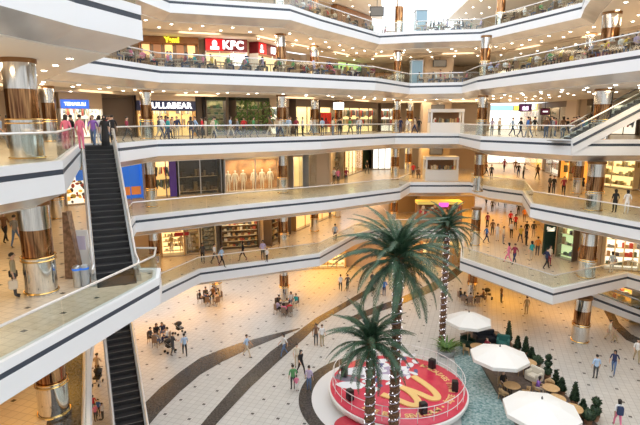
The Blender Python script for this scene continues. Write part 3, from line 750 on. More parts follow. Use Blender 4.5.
# ---------------------------------------------------------------- round stage
DC = (4.82, 28.95); DR = 4.05
def arc(c, r0, r1, a0, a1, z0, z1, n=40):
    p = [(c[0]+r1*math.cos(a0+(a1-a0)*i/n), c[1]+r1*math.sin(a0+(a1-a0)*i/n)) for i in range(n+1)]
    q = [(c[0]+r0*math.cos(a0+(a1-a0)*i/n), c[1]+r0*math.sin(a0+(a1-a0)*i/n)) for i in range(n+1)]
    m = MB()
    for i in range(n):
        m.quad((*p[i], z1), (*p[i+1], z1), (*q[i+1], z1), (*q[i], z1))
    return m
struct(arc(DC, 5.35, 6.15, math.radians(118), math.radians(285), 0, .02).build('floor', DARKSTONE))
struct(MB().lathe([(5.35,0),(5.35,.022),(0,.022)], 64, (*DC,0)).build('floor', mat('pale_floor', (.72,.72,.72), .3)))
st = tag(empty('round_stage', (*DC, 0)), 'round red stage with a golden double-arch letter, ringed by white railings', 'stage')
MB().lathe([(3.8,0),(3.8,.2),(4.22,.42),(4.28,.55),(4.28,.72),(4.15,.76)], 72, cap=False).build('white_base', mat('stage_white', (.82,.81,.80), .35), st, True)
RT = MB().lathe([(4.18,.5),(4.18,.80),(4.08,.84),(0,.84)], 72).build('red_top', noise_mat('stage_red', (.58,.03,.07), (.68,.05,.10), 2, .3), st, True)
ZT = .845
def dpx(x, y, z=ZT):
    X, Y = at(x, y, z); return (X-DC[0], Y-DC[1])
# golden letter
def arch(pts, n=14):
    """smooth loop through px points (Catmull-Rom)"""
    p = [Vector(dpx(*q)) for q in pts]; out = []
    p = [2*p[0]-p[1]]+p+[2*p[-1]-p[-2]]
    for i in range(1, len(p)-2):
        for k in range(n):
            t = k/n; a, b, c, d = p[i-1], p[i], p[i+1], p[i+2]
            out.append(.5*((2*b)+(c-a)*t+(2*a-5*b+4*c-d)*t*t+(3*b-a-3*c+d)*t**3))
    out.append(p[-2]); return out
wd = .215; q = MB()
for pts in ([(413,376.5),(425,384.5),(434,392),(437.5,398),(431,399),(418,393.5),(401,387.5)], [(401,387.5),(410,393),(417.5,401),(417,405.5),(410,405.5),(396,400),(382,395)]):
    path = arch(pts); rows = []
    for i, p in enumerate(path):
        d = (path[min(i+1, len(path)-1)]-path[max(0, i-1)])
        d = d.normalized() if d.length > 1e-6 else Vector((1,0)); n_ = Vector((-d.y, d.x))*wd
        a_, b_ = p+n_, p-n_
        rows.append([q.bm.verts.new(c) for c in ((*a_, ZT-.01), (*a_, ZT+.06), (*b_, ZT+.06), (*b_, ZT-.01))])
    for v in (w_ for r in rows for w_ in r):
        if pts[0][0] < 405: v.co.z += .018
    for r0, r1 in zip(rows, rows[1:]):
        for k in range(4): q.bm.faces.new((r0[k], r0[(k+1)%4], r1[(k+1)%4], r1[k]))
    q.bm.faces.new(rows[0]); q.bm.faces.new(rows[-1][::-1])
q.build('golden_letter', mat('arch_gold', (.86,.58,.22), .35), RT)
# pale picture patches on the stage floor
random.seed(3)
pm = [mat('print_white', (.78,.80,.84), .4), mat('print_lilac', (.42,.36,.52), .4), mat('print_grey', (.20,.18,.23), .4), mat('print_blue', (.12,.13,.30), .4)]
def patch(c, sx, sy, m, rot=0, z=.004, n=14, name='floor_print'):
    cx, cy = dpx(*c); q = MB(); v = []
    for i in range(n):
        a = 2*PI*i/n; r = random.uniform(.75, 1.15); x, y = sx*r*math.cos(a), sy*r*math.sin(a)
        v.append(q.bm.verts.new((cx+x*math.cos(rot)-y*math.sin(rot), cy+x*math.sin(rot)+y*math.cos(rot), ZT+z)))
    q.bm.faces.new(v); return q.build(name, m, RT)
patch((362,372), 1.35, .75, pm[2], .1, .003); patch((347,379), 1.0, .42, pm[2], -.5, .003)
patch((355,371.5), 1.0, .58, pm[0], .1, .006); patch((352,385), .95, .45, pm[0], -.1, .006); patch((381,361), .5, .3, pm[0], .2, .006); patch((386,377), .55, .35, pm[0], .4, .0065); patch((404,368), .4, .3, pm[0], .1, .006)
patch((392,372), 1.3, .9, pm[1], .3, .004)
for i in range(44):
    x = random.uniform(364, 418); y = 362+ (x-366)*.05 + random.uniform(-5, 28) - max(0, x-395)*.5
    patch((x, y), random.uniform(.16,.42), random.uniform(.12,.30), pm[0 if i % 3 else 3], random.uniform(0,3), .008+.0004*i, 9)
# lettering round the rim
txt = 'İŞTE BUNU SEVİYORUM  •  '
def ring_text(body, a0, a1, r, size):
    for i, ch in enumerate(body):
        if ch == ' ': continue
        a = a0+(a1-a0)*(i+.5)/len(body)
        me = text_mesh(ch, size, .02, 'rim_letter', mat('rim_gold', (.85,.58,.25), .4), .012)
        o = link('rim_letter', me, RT); o.location = (r*math.cos(a), r*math.sin(a), ZT+.012); o.rotation_euler = (0,0,a+PI/2)
ring_text('İŞTE BUNU SEVİYORUM • ', math.radians(225), math.radians(320), 3.3, .52)
ring_text('İŞTE BUNU SEVİYORUM', math.radians(322), math.radians(412), 3.3, .52)
# stage railing
rl_ = tag(empty('stage_railing', (*DC, .0)), 'thin white railing standing around the red stage', 'railing')
n = 26; R = 4.02
for zz in (1.15, 1.75):
    MB().tube([(R*math.cos(2*PI*i/72), R*math.sin(2*PI*i/72), zz) for i in range(73)], .022, 6).build('rail', mat('white_rail', (.78,.77,.77), .35), rl_, True)
q = None
for i in range(n):
    a = 2*PI*i/n; MB().bar((R*math.cos(a), R*math.sin(a), .83), (R*math.cos(a), R*math.sin(a), 1.76), .017, 6).build('post', mat('white_rail', (.78,.77,.77)), rl_)
def speaker(x, y, lab, h=.66):
    X, Y = at(x, y, .85); dx, dy = X-DC[0], Y-DC[1]; rr = math.hypot(dx, dy); f = min(1, 3.45/rr)
    X, Y = DC[0]+dx*f, DC[1]+dy*f
    r = tag(empty('loudspeaker', (X, Y, .845), math.atan2(dy, dx)+PI/2), lab, 'speaker', 'black loudspeakers on the round stage')
    b = MB(); b.box((0,0,h/2), (.40,.36,h)); bmesh.ops.bevel(b.bm, geom=list(b.bm.edges), offset=.03, segments=2, affect='EDGES'); cb = b.build('cabinet', BLACK, r)
    for zz, q in ((.3,.13),(.62,.08)): MB().lathe([(q,0),(q,.02),(q*.6,.0),(0,-.0)], 18).build('cone', mat('speaker_cone', (.06,.06,.065), .5), cb).matrix_local = Matrix.Translation((0,-.185,zz*h/.85)) @ Matrix.Rotation(PI/2,4,'X')
speaker(338, 375, 'black loudspeaker on the red stage at the end of the grey print')
speaker(345, 401, 'black loudspeaker on the red stage beside the curved white rail, under the shorter palm')
speaker(423, 413, 'black loudspeaker on the red stage in front of the golden letter')
speaker(436, 366, 'black loudspeaker on the red stage in front of the leafy planter')
speaker(459, 391, 'black loudspeaker on the red stage next to the pool')
X, Y = at(352, 431, 0)
t_ = tag(empty('step_block', (X, Y, .03)), 'small red half round step in front of the stage', 'step'); MB().lathe([(1.0,0),(1.0,.3),(.95,.33),(0,.33)], 32).build('red_block', mat('step_red', (.5,.03,.06), .4), t_, True)
# ---------------------------------------------------------------- pool
pp = [at(*q, 0) for q in ((452,343),(462,343),(478,362),(516,428),(548,480),(500,500),(462,430),(458,380))]
struct(MB().prism(pp, .0, .05).build('floor', mat('pool_bed', (.10,.25,.26), .5)))
pw_ = MB().prism(pp, .05, .09).build('pool_water', WATER); tag(pw_, 'strip of rippled turquoise pool water between the stage and the cafe terrace', 'water', kind='stuff')
# kerb along the terrace
ke = [at(*q, 0) for q in ((462,343),(478,362),(516,428),(548,480))]; ko = off(ke, .45)
struct(MB().prism(ke+ko[::-1], 0, .22).build('trim_50', mat('pool_kerb', (.10,.085,.075), .4)))
# ---------------------------------------------------------------- cafe terrace
te = ko + [at(*q, 0) for q in ((640,480),(598,426),(576,404),(556,388),(532,364),(510,342),(498,332),(478,330),(460,334))]
struct(MB().prism(te, 0, .06).build('floor', noise_mat('terrace_deck', (.075,.055,.045), (.15,.115,.10), 5, .5)))
def umbrella(px, py, r, lab, rz=0.2, h=2.75):
    X, Y = at(px, py, h)
    u = tag(empty('cafe_umbrella', (X, Y, .06), rz), lab, 'umbrella', 'white cafe umbrellas')
    MB().lathe([(.32,0),(.32,.1),(.06,.14),(0,.14)], 20).build('base', GREYP, u)
    MB().bar((0,0,.1), (0,0,h+.02), .03, 10).build('pole', mat('umbrella_pole', (.5,.4,.3), .4), u)
    q = MB(); n = 8; top = q.bm.verts.new((0,0,h)); R1 = []; R2 = []; R3 = []
    for i in range(n):
        a = 2*PI*i/n
        R1.append(q.bm.verts.new((r*.5*math.cos(a), r*.5*math.sin(a), h-.24))); R2.append(q.bm.verts.new((r*math.cos(a), r*math.sin(a), h-.62))); R3.append(q.bm.verts.new((r*1.0*math.cos(a), r*1.0*math.sin(a), h-.84)))
    for i in range(n):
        j = (i+1) % n
        q.bm.faces.new((top, R1[i], R1[j])); q.bm.faces.new((R1[i], R2[i], R2[j], R1[j])); q.bm.faces.new((R2[i], R3[i], R3[j], R2[j]))
    cp = q.build('canopy', CANVAS, u)
    MB().lathe([(.05,0),(.045,.1),(.015,.16),(0,.17)], 10).build('finial', mat('finial_grey', (.15,.14,.13)), cp, loc=(0,0,h))
    for i in range(n):
        a = 2*PI*i/n; MB().bar((.03*math.cos(a), .03*math.sin(a), h-.75), (r*.6*math.cos(a), r*.6*math.sin(a), h-.33), .012, 5).build('strut', mat('umbrella_pole', (.5,.4,.3)), cp)
    return u
umbrella(469, 313, 1.72, 'white octagonal umbrella at the far terrace end by the slender palm', .1)
umbrella(500, 347.5, 1.85, 'white octagonal umbrella in the middle of the terrace', .25)
umbrella(542, 400, 1.95, 'big white octagonal umbrella cut by the bottom edge of the picture', .2)
def cafe_table(px, py, r, lab):
    X, Y = at(px, py, .8)
    t = tag(empty('cafe_table', (X, Y, .06)), lab, 'table', 'round tan cafe tables')
    MB().lathe([(r,.70),(r+.015,.72),(r,.745),(0,.745)], 28).build('tabletop', WOODT, t, True)
    MB().bar((0,0,.03), (0,0,.72), .04, 10).build('pedestal', mat('dark_iron', (.05,.045,.04), .5), t); MB().lathe([(.26,0),(.26,.03),(.05,.05),(0,.05)], 20).build('foot', mat('dark_iron', (.05,.045,.04)), t)
    return X, Y
def cafe_chair(x, y, rz, lab, m=WICKER, z=.06, group='tan wicker cafe chairs'):
    c = tag(empty('cafe_chair', (x, y, z), rz), lab, 'chair', group)
    b = MB(); b.box((0,0,.44), (.46,.46,.06)); bmesh.ops.bevel(b.bm, geom=list(b.bm.edges), offset=.02, segments=2, affect='EDGES'); b.build('seat', m, c)
    q = MB(); n = 8
    for i in range(n):
        a0 = PI*(.05+.9*i/n); a1 = PI*(.05+.9*(i+1)/n)
        q.quad((.25*math.cos(a0), .24*math.sin(a0), .45), (.25*math.cos(a1), .24*math.sin(a1), .45), (.27*math.cos(a1), .28*math.sin(a1), .86-.16*abs(math.cos(a1))), (.27*math.cos(a0), .28*math.sin(a0), .86-.16*abs(math.cos(a0))))
    o = q.build('backrest', m, c, True); so = o.modifiers.new('thick', 'SOLIDIFY'); so.thickness = .035
    for sx in (-1,1):
        for sy in (-1,1): MB().bar((sx*.19, sy*.19, .42), (sx*.22, sy*.22, 0), .02, 6).build('leg', m, c)
    return c
TB = [(512,385,.5,'round tan table under the middle umbrella'),(551,387.5,.5,'round tan table beside the diner in purple'),(557,398,.5,'round tan table half hidden behind the big umbrella'),(573,408,.55,'round tan table at the terrace edge by the slim cypress'),(529,362,.5,'round tan table behind the middle umbrella, near the ball topiary'),(478,346,.55,'round tan table by the dark green armchair')]
tpos = [cafe_table(*t) for t in TB]
def chair_by(i, ang, lab, dist=.82):
    X, Y = tpos[i]; a = math.radians(ang)
    cafe_chair(X+dist*math.cos(a), Y+dist*math.sin(a), a-PI/2, lab)
chair_by(0, 215, 'tan wicker chair on the pool side of the table under the middle umbrella'); chair_by(0, -20, 'tan wicker chair on the walkway side of the table under the middle umbrella'); chair_by(0, 110, 'tan wicker chair behind the table under the middle umbrella')
chair_by(1, 150, 'tan wicker chair under the diner in purple'); chair_by(1, 70, 'tan wicker chair facing the purple diner table from behind')
chair_by(4, 200, 'tan wicker chair half under the middle umbrella near the ball topiary'); chair_by(5, 20, 'tan wicker chair beside the table near the dark green armchair'); chair_by(5, 170, 'tan wicker chair near the leafy planter')
# sofa and armchair
def sofa(px, py, rz, w, m, lab, name='armchair'):
    X, Y = at(px, py, .4); r = tag(empty(name, (X, Y, .06), rz), lab, 'sofa' if name == 'sofa' else 'armchair')
    def rb(c, s):
        b = MB(); b.box(c, s); bmesh.ops.bevel(b.bm, geom=list(b.bm.edges), offset=.05, segments=3, affect='EDGES'); return b
    rb((0,0,.25), (w,.75,.4)).build('seat', m, r); rb((0,.32,.55), (w,.22,.7)).build('backrest', m, r)
    for s in (-1,1): rb((s*(w/2-.08),0,.42), (.18,.75,.5)).build('armrest', m, r)
sofa(468, 343, .5, .95, mat('green_leather', (.012,.045,.03), .4), 'dark green armchair at the far end of the terrace')
sofa(503, 343, -.4, .95, mat('teal_fabric', (.03,.14,.12), .6), 'teal armchair next to the tall cypress at the far end of the terrace')
sofa(485, 338, .1, 1.7, mat('dark_leather', (.02,.022,.03), .4), 'dark sofa behind the middle umbrella', 'sofa')
sofa(534, 376, -1.0, .95, mat('cream_fabric', (.72,.66,.55), .7), 'cream sofa below the ball topiary', 'sofa')
# plants
def topiary(px, py, kind, h, lab):
    X, Y = at(px, py, .1)
    r = tag(empty('potted_'+('cypress' if kind == 'cone' else 'topiary'), (X, Y, .0)), lab, 'plant', 'potted evergreens along the terrace')
    MB().lathe([(.17,0),(.24,.34),(.26,.36),(.22,.36),(.21,.30),(0,.30)], 18).build('pot', POTM, r, True)
    rnd = random.Random(px*7+py)
    def leafy(b, fn, n, s):
        for i in range(n):
            p, nn = fn(rnd); p = Vector(p); nn = Vector(nn).normalized(); t = nn.orthogonal().normalized(); t = Matrix.Rotation(rnd.uniform(0,6.28),3,nn) @ t; u = nn.cross(t)
            w = s*rnd.uniform(.6,1.2); tip = p+nn*w*1.1+V(0,0,.3*w)
            a = b.bm.verts.new(p+t*w*.5); c = b.bm.verts.new(p-t*w*.5); d = b.bm.verts.new(tip); b.bm.faces.new((a, c, d))
    b = MB()
    if kind == 'cone':
        h *= .82; b.lathe([(.05,.3),(.21,.42),(.17,.3+h*.45),(.08,.3+h*.8),(0,.3+h)], 14)
        def fn(q):
            t = q.random()**1.4; a = q.uniform(0,2*PI); rad = .22*(1-t)+.02; return (rad*math.cos(a), rad*math.sin(a), .38+h*t*.92), (math.cos(a), math.sin(a), .5)
        leafy(b, fn, 420, .10)
    else:
        balls = {'balls':[(0,0,.62,.27),(0,0,1.14,.23),(0,0,1.58,.19)], 'ball2':[(0,0,.66,.30),(0,0,1.2,.24)], 'bush':[(0,0,.62,.36),(.2,.1,.52,.25)]}[kind]
        b.bar((0,0,.3), (0,0,balls[-1][2]), .025)
        for (x, y, z, rad) in balls:
            b.sphere((x,y,z), rad*.92, 14, 10)
            def fn(q, x=x, y=y, z=z, rad=rad):
                v = Vector((q.gauss(0,1), q.gauss(0,1), q.gauss(0,1))).normalized(); return (x+v.x*rad*.9, y+v.y*rad*.9, z+v.z*rad*.9), v
            leafy(b, fn, 200, .08)
    b.build('foliage', LEAF2, r)
topiary(508, 343, 'cone', 2.0, 'tall dark cypress in a pot next to the teal armchair')
topiary(525, 355, 'cone', 1.5, 'slim potted cypress behind the middle umbrella')
topiary(517, 351, 'cone', 1.2, 'short potted cypress between the tall one and the slim one')
topiary(531, 361, 'cone', 1.0, 'small potted cypress beside the table behind the middle umbrella')
topiary(537, 367, 'bush', .8, 'low round potted bush just before the three-ball topiary')
topiary(547, 378, 'balls', 1.6, 'three-ball topiary standing behind the cream sofa')
topiary(555, 388, 'cone', 1.25, 'potted cypress behind the purple diner table')
topiary(561, 394, 'cone', 1.05, 'lower potted cypress after the one behind the purple diner table')
topiary(574, 404, 'cone', 1.5, 'slim pointed cypress at the tan table on the terrace edge')
topiary(582, 416, 'cone', 1.0, 'small cypress in front of the slim pointed one at the terrace edge')
topiary(595, 419, 'ball2', 1.2, 'two-ball topiary at the near corner of the terrace')
topiary(588, 423, 'bush', .8, 'low leafy bush beside the two-ball topiary')
def leafplant(px, py, lab, n=46, ln=1.5, z=0.):
    X, Y = at(px, py, z); r = tag(empty('leafy_planter', (X, Y, z)), lab, 'plant')
    MB().lathe([(.55,0),(.7,.45),(.74,.48),(.64,.48),(.62,.40),(0,.40)], 24).build('pot', GREYP, r, True)
    b = MB(); rnd = random.Random(5)
    for i in range(n):
        a = rnd.uniform(0,2*PI); l = ln*rnd.uniform(.6,1.1); u = rnd.uniform(.5,1.2); w = .09
        prev = None
        for k in range(5):
            t = k/4; rad = .1+l*.75*t; zz = .42+l*(u*t-.6*t*t*u); ww = w*(1-t)*1.3+.01
            c = V(rad*math.cos(a), rad*math.sin(a), zz); s = V(-math.sin(a), math.cos(a), 0)*ww
            cur = (b.bm.verts.new(c+s), b.bm.verts.new(c-s))
            if prev: b.bm.faces.new((prev[0], prev[1], cur[1], cur[0]))
            prev = cur
    b.build('leaves', LEAF3, r)
leafplant(446, 355, 'big leafy green planter at the foot of the tall lit palm')
# ---------------------------------------------------------------- palms
def frond_mesh(seed, ln):
    rnd = random.Random(seed); b = MB(); n = 30; mid = []
    for k in range(n+1):
        t = k/n
        mid.append(V(ln*(t-.16*t**3), 0, ln*(.08*t-.62*t**2.4)))
    b.tube(mid, [.030*(1-.8*k/n) for k in range(n+1)], 5)
    for k in range(3, n+1):
        t = k/n; p = mid[k]; d = (mid[k]-mid[k-1]).normalized()
        ll = ln*.155*math.sin(PI*min(.97, .10+.87*t))**.6
        for q in range(2):
            pp_ = p-d*(.5*q*ln/n)
            for s in (-1, 1):
                dirv = (V(0,s,0)*.72+d*.75+V(0,0,-.18-.30*t+rnd.uniform(-.22,.22))).normalized()
                tip = pp_+dirv*ll*rnd.uniform(.8,1.12)+V(0,0,-.16*ll); m_ = pp_+dirv*ll*.5
                w = d*.032
                a = [b.bm.verts.new(v) for v in (pp_+w*.5, pp_-w*.5, m_-w, tip, m_+w)]
                b.bm.faces.new((a[0], a[1], a[2], a[4])); b.bm.faces.new((a[2], a[3], a[4]))
    return b.mesh('frond', LEAF)
FR = [frond_mesh(i, 3.3) for i in range(4)]
BULB = mat('bulb_glow', (1,1,1), .5, 0, (1,.95,1), 1.0)
def palm(x, y, z, crown_z, sc_, r, lab, nf=40, seed=1):
    rnd = random.Random(seed); root = tag(empty('palm_tree', (x, y, z)), lab, 'palm tree', 'tall palms with lights on their trunks')
    h = crown_z-z; b = MB(); prof = []
    m = int(h/.16)
    for i in range(m):
        zz = h*i/m; rr = r*(1.12-.22*i/m)
        prof += [(rr*.88, zz), (rr*1.08, zz+h/m*.75)]
    b.lathe(prof+[(r*.7, h)], 14)
    # broken leaf bases
    for i in range(int(h*16)):
        a = i*2.4; zz = h*(i+.5)/int(h*16); rr = r*(1.0-.2*zz/h); c = V(rr*math.cos(a), rr*math.sin(a), zz)
        b.bar(c, c+V(.07*math.cos(a), .07*math.sin(a), .13), .05, 5, .02)
    b.build('trunk', BARK, root)
    q = MB()
    for i in range(int(h*20)):
        a = i*.62+rnd.uniform(-.9,.9); zz = h*(i+.5)/int(h*20)+rnd.uniform(-.08,.08); rr = r*1.2
        if zz < h-.2: q.sphere((rr*math.cos(a), rr*math.sin(a), zz), rnd.uniform(.02,.04), 6, 4)
    qb = q; q = MB(); pts = []
    for i in range(int(h*20)): a = i*.62; pts.append((r*1.17*math.cos(a), r*1.17*math.sin(a), h*(i+.5)/int(h*20)*.985))
    o = q.tube(pts, .03, 5).build('light_cable', mat('cable_grey', (.42,.38,.46), .5), root); o = qb.build('light_bulbs', BULB, o); o['kind'] = 'stuff'
    for i in range(nf):
        t = (i+.5)/nf; az = i*2.39996+rnd.uniform(-.15,.15); el = math.radians(87-118*t**1.05)
        f = link('frond', FR[i % 4], root); f.location = (0,0,h-.05-.15*t)
        s = sc_*(1.0-.22*abs(t-.5))*rnd.uniform(.9,1.06); f.scale = (s, s, s)
        f.rotation_euler = (rnd.uniform(-.3,.3), -el, az)
    q = MB().sphere((0,0,h-.1), (r*1.2, r*1.2, .4), 12, 8).build('crown_heart', BARK, root)
palm(3.95, 24.6, 0, 10.25, 1.06, .235, 'tallest-crowned palm tree in the middle, trunk passing in front of the red stage', 54, 1)
palm(2.55, 23.6, 0, 6.2, .80, .235, 'shorter palm tree whose crown hangs over the red stage print', 46, 2)
palm(9.4, 36.5, 0, 9.35, .78, .20, 'slender palm tree behind the stage by the leafy planter', 44, 3)
# bins and stand near the escalator
def bin_(px, py, k, lab, m):
    X, Y = at(px, py, k*FH); r = tag(empty('litter_bin', (X, Y, k*FH)), lab, 'bin', 'bins by the escalator foot')
    MB().lathe([(.15,0),(.165,.1),(.165,.8),(.14,.88),(.07,.92),(0,.92)], 20).build('body', m, r, True); MB().lathe([(.172,.72),(.172,.80)], 20).build('rim', BLUEP, r)
bin_(78, 287, 2, 'litter bin with a blue rim standing beside the escalator foot', STEEL)
bin_(86, 286, 2, 'grey litter bin between the blue rimmed one and the escalator', GREYP)
X, Y = at(83, 276, 2*FH); r = tag(empty('sign_stand', (X, Y, 2*FH)), 'pale standing advertising panel behind the bins', 'stand'); MB().box((0,0,1.1), (.75,.08,1.9)).build('board', PALESTONE, r); MB().box((0,0,.08), (.8,.4,.16)).build('foot', GREYP, r); MB().box((0,-.05,1.5), (.5,.02,.6)).build('print', mat('lilac_print', (.6,.55,.7)), r)
X, Y = at(69, 282, 2*FH); r = tag(empty('stone_pier', (X, Y+.6, 2*FH)), 'brown stone clad pier tapering upwards behind the thick column', 'pier')
q = MB(); q.bm.free(); q = MB()
v0 = [(-.36,-.2),(.30,-.2),(.30,.2),(-.36,.2)]; lo = [q.bm.verts.new((x, y, 0)) for x, y in v0]; hi = [q.bm.verts.new((x*.3-.12, y, 2.9)) for x, y in v0]
q.bm.faces.new(hi)
for i in range(4): q.bm.faces.new((lo[i], lo[(i+1)%4], hi[(i+1)%4], hi[i]))
q.build('cladding', noise_mat('brown_stone', (.16,.09,.05), (.34,.20,.12), 6, .3), r)
# dark granite edge strip on the first gallery beside the lower escalator
e = E[1][:4]; struct(MB().prism(off(e,.35)+off(e,1.6)[::-1], FH, FH+.012).build('floor', DARKSTONE))
# ---------------------------------------------------------------- people
random.seed(11)
def skinned(verts, edges, rads):
    me = bpy.data.meshes.new('b'); me.from_pydata([tuple(v) for v in verts], edges, [])
    o = bpy.data.objects.new('b', me); COL.objects.link(o)
    sk = o.modifiers.new('s', 'SKIN'); sk.use_smooth_shade = True
    for i, r in enumerate(rads):
        q = me.skin_vertices[0].data[i]; q.radius = r if isinstance(r, tuple) else (r, r); q.use_root = (i == 0)
    ss = o.modifiers.new('u', 'SUBSURF'); ss.levels = 1; ss.render_levels = 1
    dg = bpy.context.evaluated_depsgraph_get(); dg.update()
    out = bpy.data.meshes.new_from_object(o.evaluated_get(dg)); bpy.data.objects.remove(o)
    return out
EYE = mat('eye_dark', (.02,.015,.012), .3)
def make_pose(kind):
    sit = kind.startswith('sit')
    dz = -.44 if sit else 0
    lean = {'sit_b': .16, 'lean': .10, 'push': .08}.get(kind, 0)
    def up(x, y, z):
        f = max(0, (z-.95))/.7
        return V(x, y-lean*f, z+dz)
    vs = []; es = []; rs = []; tg = []
    def add(p, r, parent=None, t='top'):
        vs.append(V(*p)); rs.append(r)
        if parent is not None: es.append((parent, len(vs)-1)); tg.append(t)
        return len(vs)-1
    pel = add(up(0,0,.95), (.135,.105))
    wai = add(up(0,0,1.08), (.13,.098), pel)
    che = add(up(0,.0,1.25), (.155,.11), wai); uc = add(up(0,.01,1.40), (.135,.09), che)
    nk = add(up(0,.0,1.50), .05, uc, 'skin'); hb = add(up(0,-.015,1.565), .068, nk, 'skin')
    hd = add(up(0,-.02,1.645), (.082,.10), hb, 'skin'); ht = add(up(0,-.012,1.725), (.062,.075), hd, 'skin')
    A = { # elbow, wrist, palm per side (x outward positive)
      'stand': ((.25,.03,1.13),(.25,-.06,.90),(.25,-.09,.81)),
      'walk_f': ((.25,-.08,1.15),(.24,-.26,.98),(.23,-.32,.91)), 'walk_b': ((.24,.15,1.15),(.24,.17,.92),(.24,.17,.83)),
      'rail': ((.25,-.05,1.17),(.18,-.30,1.10),(.16,-.38,1.08)), 'phone': ((.25,-.02,1.14),(.13,-.24,1.22),(.10,-.29,1.29)),
      'lap': ((.24,-.04,1.16),(.16,-.26,1.02),(.12,-.33,1.0)), 'table': ((.26,-.12,1.18),(.17,-.36,1.15),(.13,-.43,1.16)),
      'bag': ((.27,.02,1.13),(.28,-.03,.88),(.28,-.04,.79)), 'push': ((.24,-.06,1.18),(.20,-.34,1.05),(.18,-.42,1.03)) }
    arms = {'stand':('stand','stand'),'walk_a':('walk_f','walk_b'),'walk_b':('walk_b','walk_f'),'lean':('rail','rail'),'phone':('phone','stand'),'sit_a':('lap','lap'),'sit_b':('table','table'),'bags':('bag','bag'),'push':('push','push'),'sit_c':('table','lap')}[kind]
    hands = []
    for s, key in zip((-1, 1), arms):
        e_, w_, p_ = A[key]
        sh = add(up(s*.175,.01,1.405), .06, uc); el = add(up(s*e_[0], e_[1], e_[2]), .044, sh)
        wr = add(up(s*w_[0], w_[1], w_[2]), .029, el, 'skin'); pa = add(up(s*p_[0], p_[1], p_[2]), (.034,.02), wr, 'skin')
        hands.append((vs[wr], vs[pa], s))
    for s in (-1, 1):
        if sit:
            hip = add((s*.09,-.02,.53), .092, pel, 'bot'); kn = add((s*.13,-.42,.54), .062, hip, 'bot'); an = add((s*.13,-.40,.10), .042, kn, 'bot'); toe = add((s*.14,-.55,.045), (.04,.03), an, 'shoe')
        else:
            st_ = 0
            if kind == 'walk_a': st_ = .30*s
            if kind == 'walk_b': st_ = -.30*s
            if kind == 'push': st_ = .22*s
            hip = add((s*.09, st_*.05, .89), .094, pel, 'bot')
            ky = -st_*.55-(.05 if st_ else 0); kn = add((s*.10, ky, .50), .060, hip, 'bot')
            ay = -st_*.95 if st_ > 0 else -st_*1.15; az = .09 if st_ >= 0 else .14
            an = add((s*.10, ay, az), .041, kn, 'bot'); toe = add((s*.115, ay-.16, .04 if st_ >= 0 else .05), (.04,.028), an, 'shoe')
    me = skinned(vs, es, rs)
    idx = {'skin':0,'top':1,'bot':2,'shoe':3}
    bm = bmesh.new(); bm.from_mesh(me)
    def dseg(p, a, b):
        d = b-a; t = max(0, min(1, (p-a).dot(d)/max(1e-9, d.length_squared))); return (p-(a+d*t)).length
    rr = [sum(r)/2 if isinstance(r, tuple) else r for r in rs]
    for f in bm.faces:
        c = f.calc_center_median(); best = None
        for (i, j), t in zip(es, tg):
            d = dseg(c, vs[i], vs[j])-.5*(rr[i]+rr[j])
            if best is None or d < best[0]: best = (d, t)
        f.material_index = idx[best[1]]; f.smooth = True
    q = MB(); q.bm.free(); q.bm = bm
    H = vs[hd]
    q.bar(H+V(0,-.088,.012), H+V(0,-.115,-.022), .011, 6, .017)
    for s in (-1, 1):
        q.sphere(H+V(s*.031,-.084,.018), .010, 6, 4, 4); q.sphere(H+V(s*.083,.005,-.005), (.012,.02,.03), 6, 4)
    for wr, pa, s in hands:
        d = (pa-wr).normalized(); side = d.cross(V(1,0,0) if abs(d.x) < .8 else V(0,1,0)).normalized(); nrm = d.cross(side)
        for k, ln in enumerate((.072,.082,.076,.058)):
            b0 = pa+side*(.021*(k-1.5)); m_ = b0+d*ln*.6+nrm*.004; t_ = m_+d*ln*.45+V(-s*.02,0,-.004)
            q.tube([b0, m_, t_], [.0095,.009,.006], 5)
        q.tube([wr+d*.02+side*.022, wr+d*.05+side*.05, wr+d*.085+side*.055], [.012,.011,.008], 5)
    out = bpy.data.meshes.new('person_'+kind); q.bm.to_mesh(out); q.bm.free()
    for m in ('skin','top','bot','shoe'): out.materials.append(WHITE)
    out.materials.append(EYE)
    return out, tuple(H), (vs[hands[0][1] is None and 0 or 0]), hands
POSES = {}
for k_ in ('stand','walk_a','walk_b','lean','phone','bags','push','sit_a','sit_b','sit_c'): POSES[k_] = make_pose(k_)
def hair_mesh(kind):
    b = MB()
    r = bmesh.ops.create_uvsphere(b.bm, u_segments=14, v_segments=10, radius=1)
    for v in r['verts']:
        x, y, z = v.co
        if kind == 'short':
            v.co = (x*.094, y*.108+.012, z*.098+.03)
            if y < -.25 and z < .45: v.co.y = -.068; v.co.z = max(v.co.z, .055)
            elif z < -.25: v.co.z = -.02; v.co.y = max(v.co.y, .03)
        elif kind == 'long':
            v.co = (x*.102, y*.115+.014, z*.103+.03)
            if y < -.2 and z < .45: v.co.y = -.066; v.co.z = max(v.co.z, .055)
            elif z < -.1 and y > -.2: v.co.z = -.05+.24*z; v.co.y = .05+.04*y
        else:
            v.co = (x*.110, y*.122+.008, z*.118+.015)
            if y < -.45 and -.4 < z < .5: v.co.y = -.055
            elif z < -.4: v.co.z = -.16; v.co.x *= 2.0; v.co.y *= 1.6
    return b.mesh('hair', mat('hair_dark', (.018,.012,.009), .5), True)
HAIR = {k_: hair_mesh(k_) for k_ in ('short','long','scarf')}
ROBE = MB().lathe([(.21,.02),(.24,.03),(.19,.6),(.165,1.0),(.17,1.2),(.19,1.38),(.10,1.47)], 18, cap=False).mesh('robe', BLACK, True)
SKIRT = MB().lathe([(.24,.48),(.25,.49),(.17,.95),(.145,1.06)], 16, cap=False).mesh('skirt', BLACK, True)
